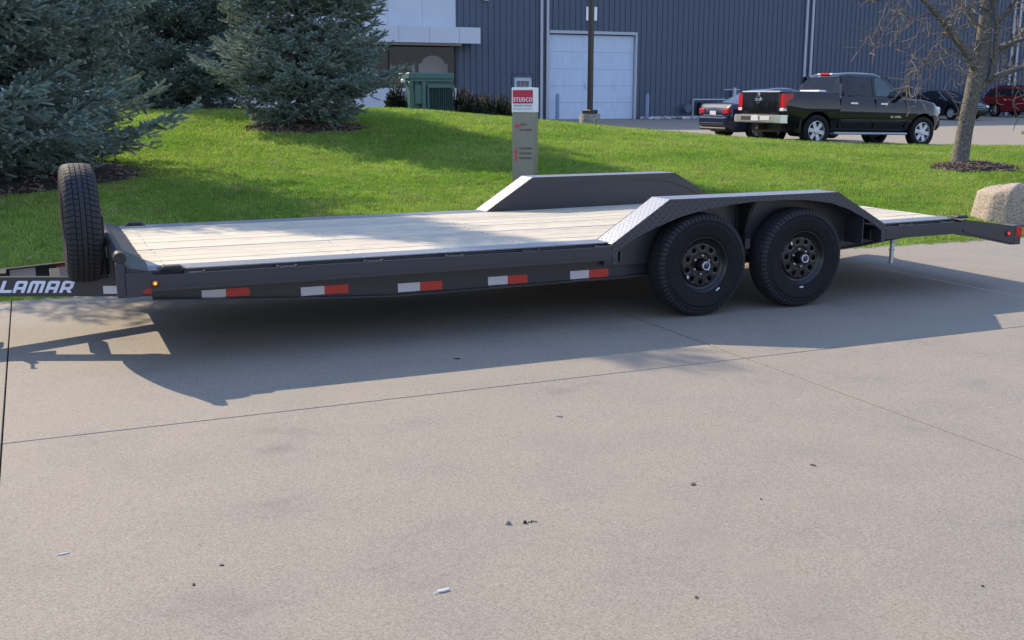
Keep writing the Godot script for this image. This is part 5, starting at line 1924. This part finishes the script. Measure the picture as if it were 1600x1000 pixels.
func direction_sign():
	var s = thing("direction_sign", "upright steel direction sign topped by a red and white company panel", "sign", Vector3(6.62, lawn_y(6.62, -14.57), -14.57), -0.78)
	var W = 0.165
	var D = 0.10
	var h0 = 1.748 - lawn_y(6.62, -14.57)
	obj("post_body", boxm(Vector3(-W, -0.1, -D), Vector3(W, h0 - 0.355, D), 0.006), M.brushed_steel, s)
	var head = obj("head_panel", boxm(Vector3(-W - 0.004, h0 - 0.352, -D - 0.004), Vector3(W + 0.004, h0, D + 0.004), 0.006), M.sign_white, s)
	var zf = D + 0.0045
	obj("red_field", boxm(Vector3(-W + 0.012, h0 - 0.225, zf), Vector3(W - 0.008, h0 - 0.035, zf + 0.0012)), M.sign_red, head)
	text("company_name", "STUDCO", 0.083, Vector3(0.002, h0 - 0.170, zf + 0.002), M.sign_white, head, 0.0, "Droid Sans", 0.92, 800, 0.002)
	text("company_line", "BUILDING SYSTEMS", 0.040, Vector3(0.002, h0 - 0.255, zf + 0.001), M.print_grey, head, 0.0, "Droid Sans", 0.80, 500, 0.002)
	obj("rule", boxm(Vector3(-W + 0.012, h0 - 0.305, zf), Vector3(W - 0.02, h0 - 0.298, zf + 0.001)), M.print_grey, head)
	zf = D + 0.0005
	var st = S()
	zplate(st, [V(-0.135, h0 - 0.545), V(-0.085, h0 - 0.505), V(-0.085, h0 - 0.525), V(-0.045, h0 - 0.525), V(-0.045, h0 - 0.565), V(-0.085, h0 - 0.565), V(-0.085, h0 - 0.585)], zf, zf + 0.0015)
	obj("arrow", fin(st), M.arrow_red, s)
	st = S()
	zplate(st, [V(-0.105, h0 - 0.85), V(-0.075, h0 - 0.92), V(-0.09, h0 - 0.92), V(-0.09, h0 - 1.05), V(-0.12, h0 - 1.05), V(-0.12, h0 - 0.92), V(-0.135, h0 - 0.92)], zf, zf + 0.0015)
	obj("arrow", fin(st), M.arrow_red, s)
	var lines = [["OFFICE", -0.525], ["CAR PARKING", -0.60], ["ALL SHIPPING", -0.865], ["& RECEIVING", -0.935], ["DRIVE NORTH", -1.005]]
	for l in lines:
		var wd: float = {"OFFICE": 0.012, "CAR PARKING": 0.046}.get(l[0], 0.044)
		text("lettering", l[0], 0.042, Vector3(wd, h0 + l[1], zf + 0.001), M.print_brown, s, 0.0, "Droid Sans", 0.72, 700, 0.002)

func lamp_post():
	var x = 13.56
	var z = -25.72
	var y = 0.80
	var l = thing("lamp_post", "dark square lamp post on a round concrete pier before the pale door", "lamp post", Vector3(x, y, z), 0.35)
	var st = S()
	tube(st, [Vector3(0, -0.4, 0), Vector3(0, 0.35, 0), Vector3(0, 0.37, 0)], [0.275, 0.275, 0.262], 28)
	obj("pier", fin(st), M.pier_concrete, l)
	obj("base_cover", boxm(Vector3(-0.15, 0.372, -0.15), Vector3(0.15, 0.475, 0.15), 0.012), M.bronze, l)
	obj("pole", boxm(Vector3(-0.06, 0.476, -0.06), Vector3(0.06, 7.6, 0.06), 0.012), M.bronze, l)
	var hd = obj("lamp_head", boxm(Vector3(0.061, 7.35, -0.22), Vector3(0.70, 7.55, 0.22), 0.03), M.bronze, l)
	obj("lens", boxm(Vector3(0.12, 7.335, -0.17), Vector3(0.64, 7.349, 0.17), 0.003), M.sticker_grey, hd)

func transformer():
	var t = thing("transformer_box", "green steel pad transformer with a bank of cooling fins on the lawn's crest", "transformer", Vector3(9.95, 1.02, -28.4), 0.0)
	var G = M.transformer_green
	obj("tank", boxm(Vector3(-0.42, 0.0, -0.5), Vector3(0.62, 1.05, 0.28), 0.015), G, t)
	obj("top_cover", boxm(Vector3(-0.60, 1.052, -0.55), Vector3(0.68, 1.22, 0.36), 0.02), G, t)
	obj("top_flange", boxm(Vector3(-0.56, 0.985, -0.5), Vector3(0.66, 1.05, 0.345), 0.008), G, t)
	obj("corner_post", boxm(Vector3(-0.58, 0.0, 0.18), Vector3(-0.47, 0.983, 0.33), 0.01), G, t)
	obj("corner_post", boxm(Vector3(-0.26, 0.0, 0.285), Vector3(-0.14, 0.983, 0.42), 0.01), G, t)
	obj("control_box", boxm(Vector3(-0.45, 0.40, 0.285), Vector3(-0.265, 0.90, 0.40), 0.01), G, t)
	obj("recess_plate", boxm(Vector3(-0.46, 0.0, 0.282), Vector3(-0.265, 0.39, 0.30), 0.0), G, t)
	obj("fin_header", boxm(Vector3(-0.12, 0.82, 0.285), Vector3(0.65, 0.90, 0.46), 0.01), G, t)
	obj("fin_side", boxm(Vector3(-0.12, 0.0, 0.285), Vector3(-0.07, 0.815, 0.46), 0.006), G, t)
	for k in 13:
		obj("cooling_fin", boxm(Vector3(-0.045 + 0.053 * k, 0.02, 0.30), Vector3(-0.033 + 0.053 * k, 0.81, 0.45), 0.003), G, t)
	obj("fin_back", boxm(Vector3(-0.065, 0.0, 0.283), Vector3(0.64, 0.815, 0.295)), G, t)
	obj("valve", boxm(Vector3(-0.72, 0.95, 0.0), Vector3(-0.61, 1.06, 0.12), 0.03), M.white_paint, t)
	obj("pad", boxm(Vector3(-0.8, -0.25, -0.7), Vector3(0.85, -0.005, 0.55), 0.02), M.pier_concrete, t)

# ---------------------------------------------------------------- grass
func build_grass():
	var r = RandomNumberGenerator.new()
	r.seed = 12
	var tufts = []
	for k in 3:
		var st = S()
		for b in 14:
			var a = r.randf() * TAU
			var p = Vector3(r.randf_range(-0.06, 0.06), 0, r.randf_range(-0.06, 0.06))
			var d = Vector3(cos(a), 0, sin(a))
			var h = r.randf_range(0.030, 0.065)
			var w = d.cross(Vector3.UP) * 0.0035
			var lean = r.randf_range(0.1, 0.8)
			var m = p + Vector3(0, h * 0.6, 0) + d * h * lean * 0.35
			var tip = p + Vector3(0, h * (1.0 - 0.25 * lean), 0) + d * h * lean
			var v = r.randf_range(0.8, 1.2)
			st.set_color(Color(v, v, v * 0.9))
			quad(st, p - w, p + w, m + w * 0.8, m - w * 0.8)
			tri(st, m - w * 0.8, m + w * 0.8, tip)
		tufts.append(fin(st))
	var n1 = FastNoiseLite.new()
	n1.seed = 5
	n1.frequency = 0.35
	n1.fractal_octaves = 4
	var n2 = FastNoiseLite.new()
	n2.seed = 8
	n2.frequency = 1.3
	n2.fractal_octaves = 3
	var xf = [[], [], []]
	var cols = [[], [], []]
	var ri = Vector3(cos(TH), 0, sin(TH))
	var fw = Vector3(sin(TH), 0, -cos(TH))
	var made = 0
	for i in 420000:
		var x = r.randf_range(-9.0, 26.0)
		var u = r.randf()
		var zf: float = drive_edge(x)
		var zb: float = maxf(lawn_back(x), -31.0)
		var z: float = lerpf(zf + 0.05 + 0.05 * n2.get_noise_2d(x * 4.0, 3.0), zb, u)
		var D: float = x * fw.x + z * fw.z
		var lat: float = x * ri.x + z * ri.z
		if absf(lat) > D * 0.52 + 1.0:
			continue
		if r.randf() > clampf(13.0 / D, 0.35, 1.0) * (zf - zb) / 21.0:
			continue
		# bare soil where mulch lies
		if pow((x - 14.88) / 0.95, 2) + pow((z + 14.0) / 0.62, 2) < 1.0 or pow((x + 1.15) / 2.65, 2) + pow((z + 16.8) / 2.0, 2) < 1.0 or pow((x - 5.05) / 1.3, 2) + pow((z + 21.6) / 0.95, 2) < 1.0:
			continue
		var a: float = n1.get_noise_2d(x, z)
		var b: float = n2.get_noise_2d(x, z)
		var s: float = r.randf_range(0.8, 1.25) * clampf(D / 15.0, 0.9, 1.6) * (1.0 + 0.25 * b)
		if z > zf - 0.06:
			s *= 0.7
		var k: int = i % 3
		xf[k].append(Transform3D(Basis(Vector3.UP, r.randf() * TAU).scaled(Vector3(s, s * r.randf_range(0.85, 1.1), s)), Vector3(x, lawn_y(x, z) - 0.004, z)))
		var c = Color(0.225, 0.350, 0.075).lerp(Color(0.360, 0.445, 0.130), clampf(0.5 + 1.1 * a, 0, 1)).lerp(Color(0.42, 0.36, 0.20), clampf(b * 2.0 - 0.2, 0, 0.9) * r.randf())
		c = c * r.randf_range(0.6, 1.25)
		cols[k].append(c)
	var g = Node3D.new()
	g.name = "lawn_grass"
	add_child(g)
	stuff(g)
	tag(g, "short spring grass of the lawn between driveway and parking lot", "grass")
	# dry stalks and leaf scraps lying in it
	var lf = S()
	lf.set_color(Color(1, 1, 1))
	quad(lf, Vector3(-0.5, 0, -0.12), Vector3(0.0, 0.12, -0.2), Vector3(0.1, 0.1, 0.2), Vector3(-0.45, 0.02, 0.14))
	tri(lf, Vector3(0.0, 0.12, -0.2), Vector3(0.55, -0.02, 0.03), Vector3(0.1, 0.1, 0.2))
	var lx = []
	var lcol = []
	for i in 900:
		var x = r.randf_range(-6.0, 22.0)
		var z = lerpf(drive_edge(x), maxf(lawn_back(x), -27.0), pow(r.randf(), 1.4))
		var s = r.randf_range(0.03, 0.075)
		lx.append(Transform3D(Basis.from_euler(Vector3(r.randf_range(-0.4, 0.4), r.randf() * TAU, r.randf_range(-0.4, 0.4))).scaled_local(Vector3(s, s, s * r.randf_range(0.25, 1.0))), Vector3(x, lawn_y(x, z) + r.randf_range(0.03, 0.055), z)))
		var v = r.randf_range(0.5, 1.2)
		lcol.append(Color(0.34 * v, 0.26 * v, 0.15 * v))
	multi("dry_leaves", fin(lf), M.mulch, lx, lcol, g)
	for k in 3:
		multi("tufts", tufts[k], M.grass, xf[k], cols[k], g)

# ---------------------------------------------------------------- litter on the concrete
func build_litter():
	var st = S()
	tube(st, [Vector3(-0.019, 0.005, 0), Vector3(0.0, 0.0055, 0.002), Vector3(0.023, 0.005, -0.003)], 0.004, 8)
	box(st, Vector3(-0.034, 0.001, 0.004), Vector3(-0.026, 0.009, 0.011), 0.004)
	tag(obj("paper_scrap", fin(st), M.white_paint, self, Vector3(1.146, 0.0, -3.18)), "bright white rolled scrap lying low in the foreground", "litter")
	st = S()
	lump(st, Vector3(0, 0.004, 0), 0.012, 3, 6, 0.3)
	tag(obj("pebble", fin(st), M.pier_concrete, self, Vector3(1.58, -0.002, -3.63)), "small pale pebble left of the dark crumbs", "pebble")
	st = S()
	lump(st, Vector3(-0.012, 0.004, 0), 0.008, 5, 5, 0.4)
	for k in 5:
		lump(st, Vector3(0.004 + 0.007 * k, 0.002, 0.006 * sin(k * 2.0)), 0.0035, k, 4, 0.4)
	tag(obj("soil_crumbs", fin(st), M.mulch_soil, self, Vector3(1.656, 0.0, -3.61)), "dark crumbs of soil right of the pale pebble", "soil crumbs")
	var marks = [["thin pale paper shred at the foreground's left edge", Vector3(-0.01, 0, -4.02), 0.03, M.office_panel, "paper shred"], ["tiny dark leaf bit nearest the bottom left corner", Vector3(0.387, 0, -3.57), 0.014, M.mulch_soil, "leaf bit"], ["dark leaf fragment lying beside the trailer's shadow", Vector3(2.364, 0, -6.23), 0.035, M.mulch_soil, "leaf bit"], ["dark oval oil spot flat on the middle of the concrete", Vector3(2.481, 0, -3.71), 0.030, M.print_brown, "leaf bit"], ["dark oil spot flat on the concrete below the long joint", Vector3(3.11, 0, -3.70), 0.024, M.print_brown, "leaf bit"], ["dark speck of bark in the lower right corner", Vector3(2.836, 0, -2.48), 0.010, M.mulch_soil, "leaf bit"], ["small dark speck right of the oval oil spot", Vector3(2.64, 0, -3.45), 0.010, M.mulch_soil, "leaf bit"], ["small brown leaf bit left of the white scrap", Vector3(0.5, 0, -3.69), 0.013, M.print_brown, "leaf bit"], ["brown leaf bit near the bottom middle", Vector3(1.9, 0, -2.80), 0.014, M.print_brown, "leaf bit"], ["grey leaf lying in the sun before the trailer's shadow", Vector3(2.40, 0, -4.84), 0.03, M.print_grey, "leaf bit"], ["pale scrap on the driveway under the draw beam's left end", Vector3(-0.30, 0, -9.2), 0.045, M.white_paint, "litter"]]  # the two oil spots are thin plates made like the leaf bits
	for i in marks.size():
		var m = marks[i]
		st = S()
		var poly = []
		var L: float = m[2] * 0.6
		for k in 10:
			var a = TAU * k / 10
			poly.append(V(L * cos(a) * (1.0 + 0.2 * sin(k * 3.0 + i)), L * (0.16 if i == 0 else 0.5) * sin(a) * (1.0 + 0.25 * cos(k * 2.0 + i))))
		plate(st, poly, func(p, k): return Vector3(p.x, (0.004 if k else 0.0005) + 0.06 * absf(p.y), p.y))
		var o = obj("paper_shred" if i == 0 else ("litter_scrap" if i == 10 else "leaf_bit"), fin(st), m[3], self, m[1])
		o.rotation.y = i * 1.3 if i > 0 else 0.15
		tag(o, m[0], m[4])
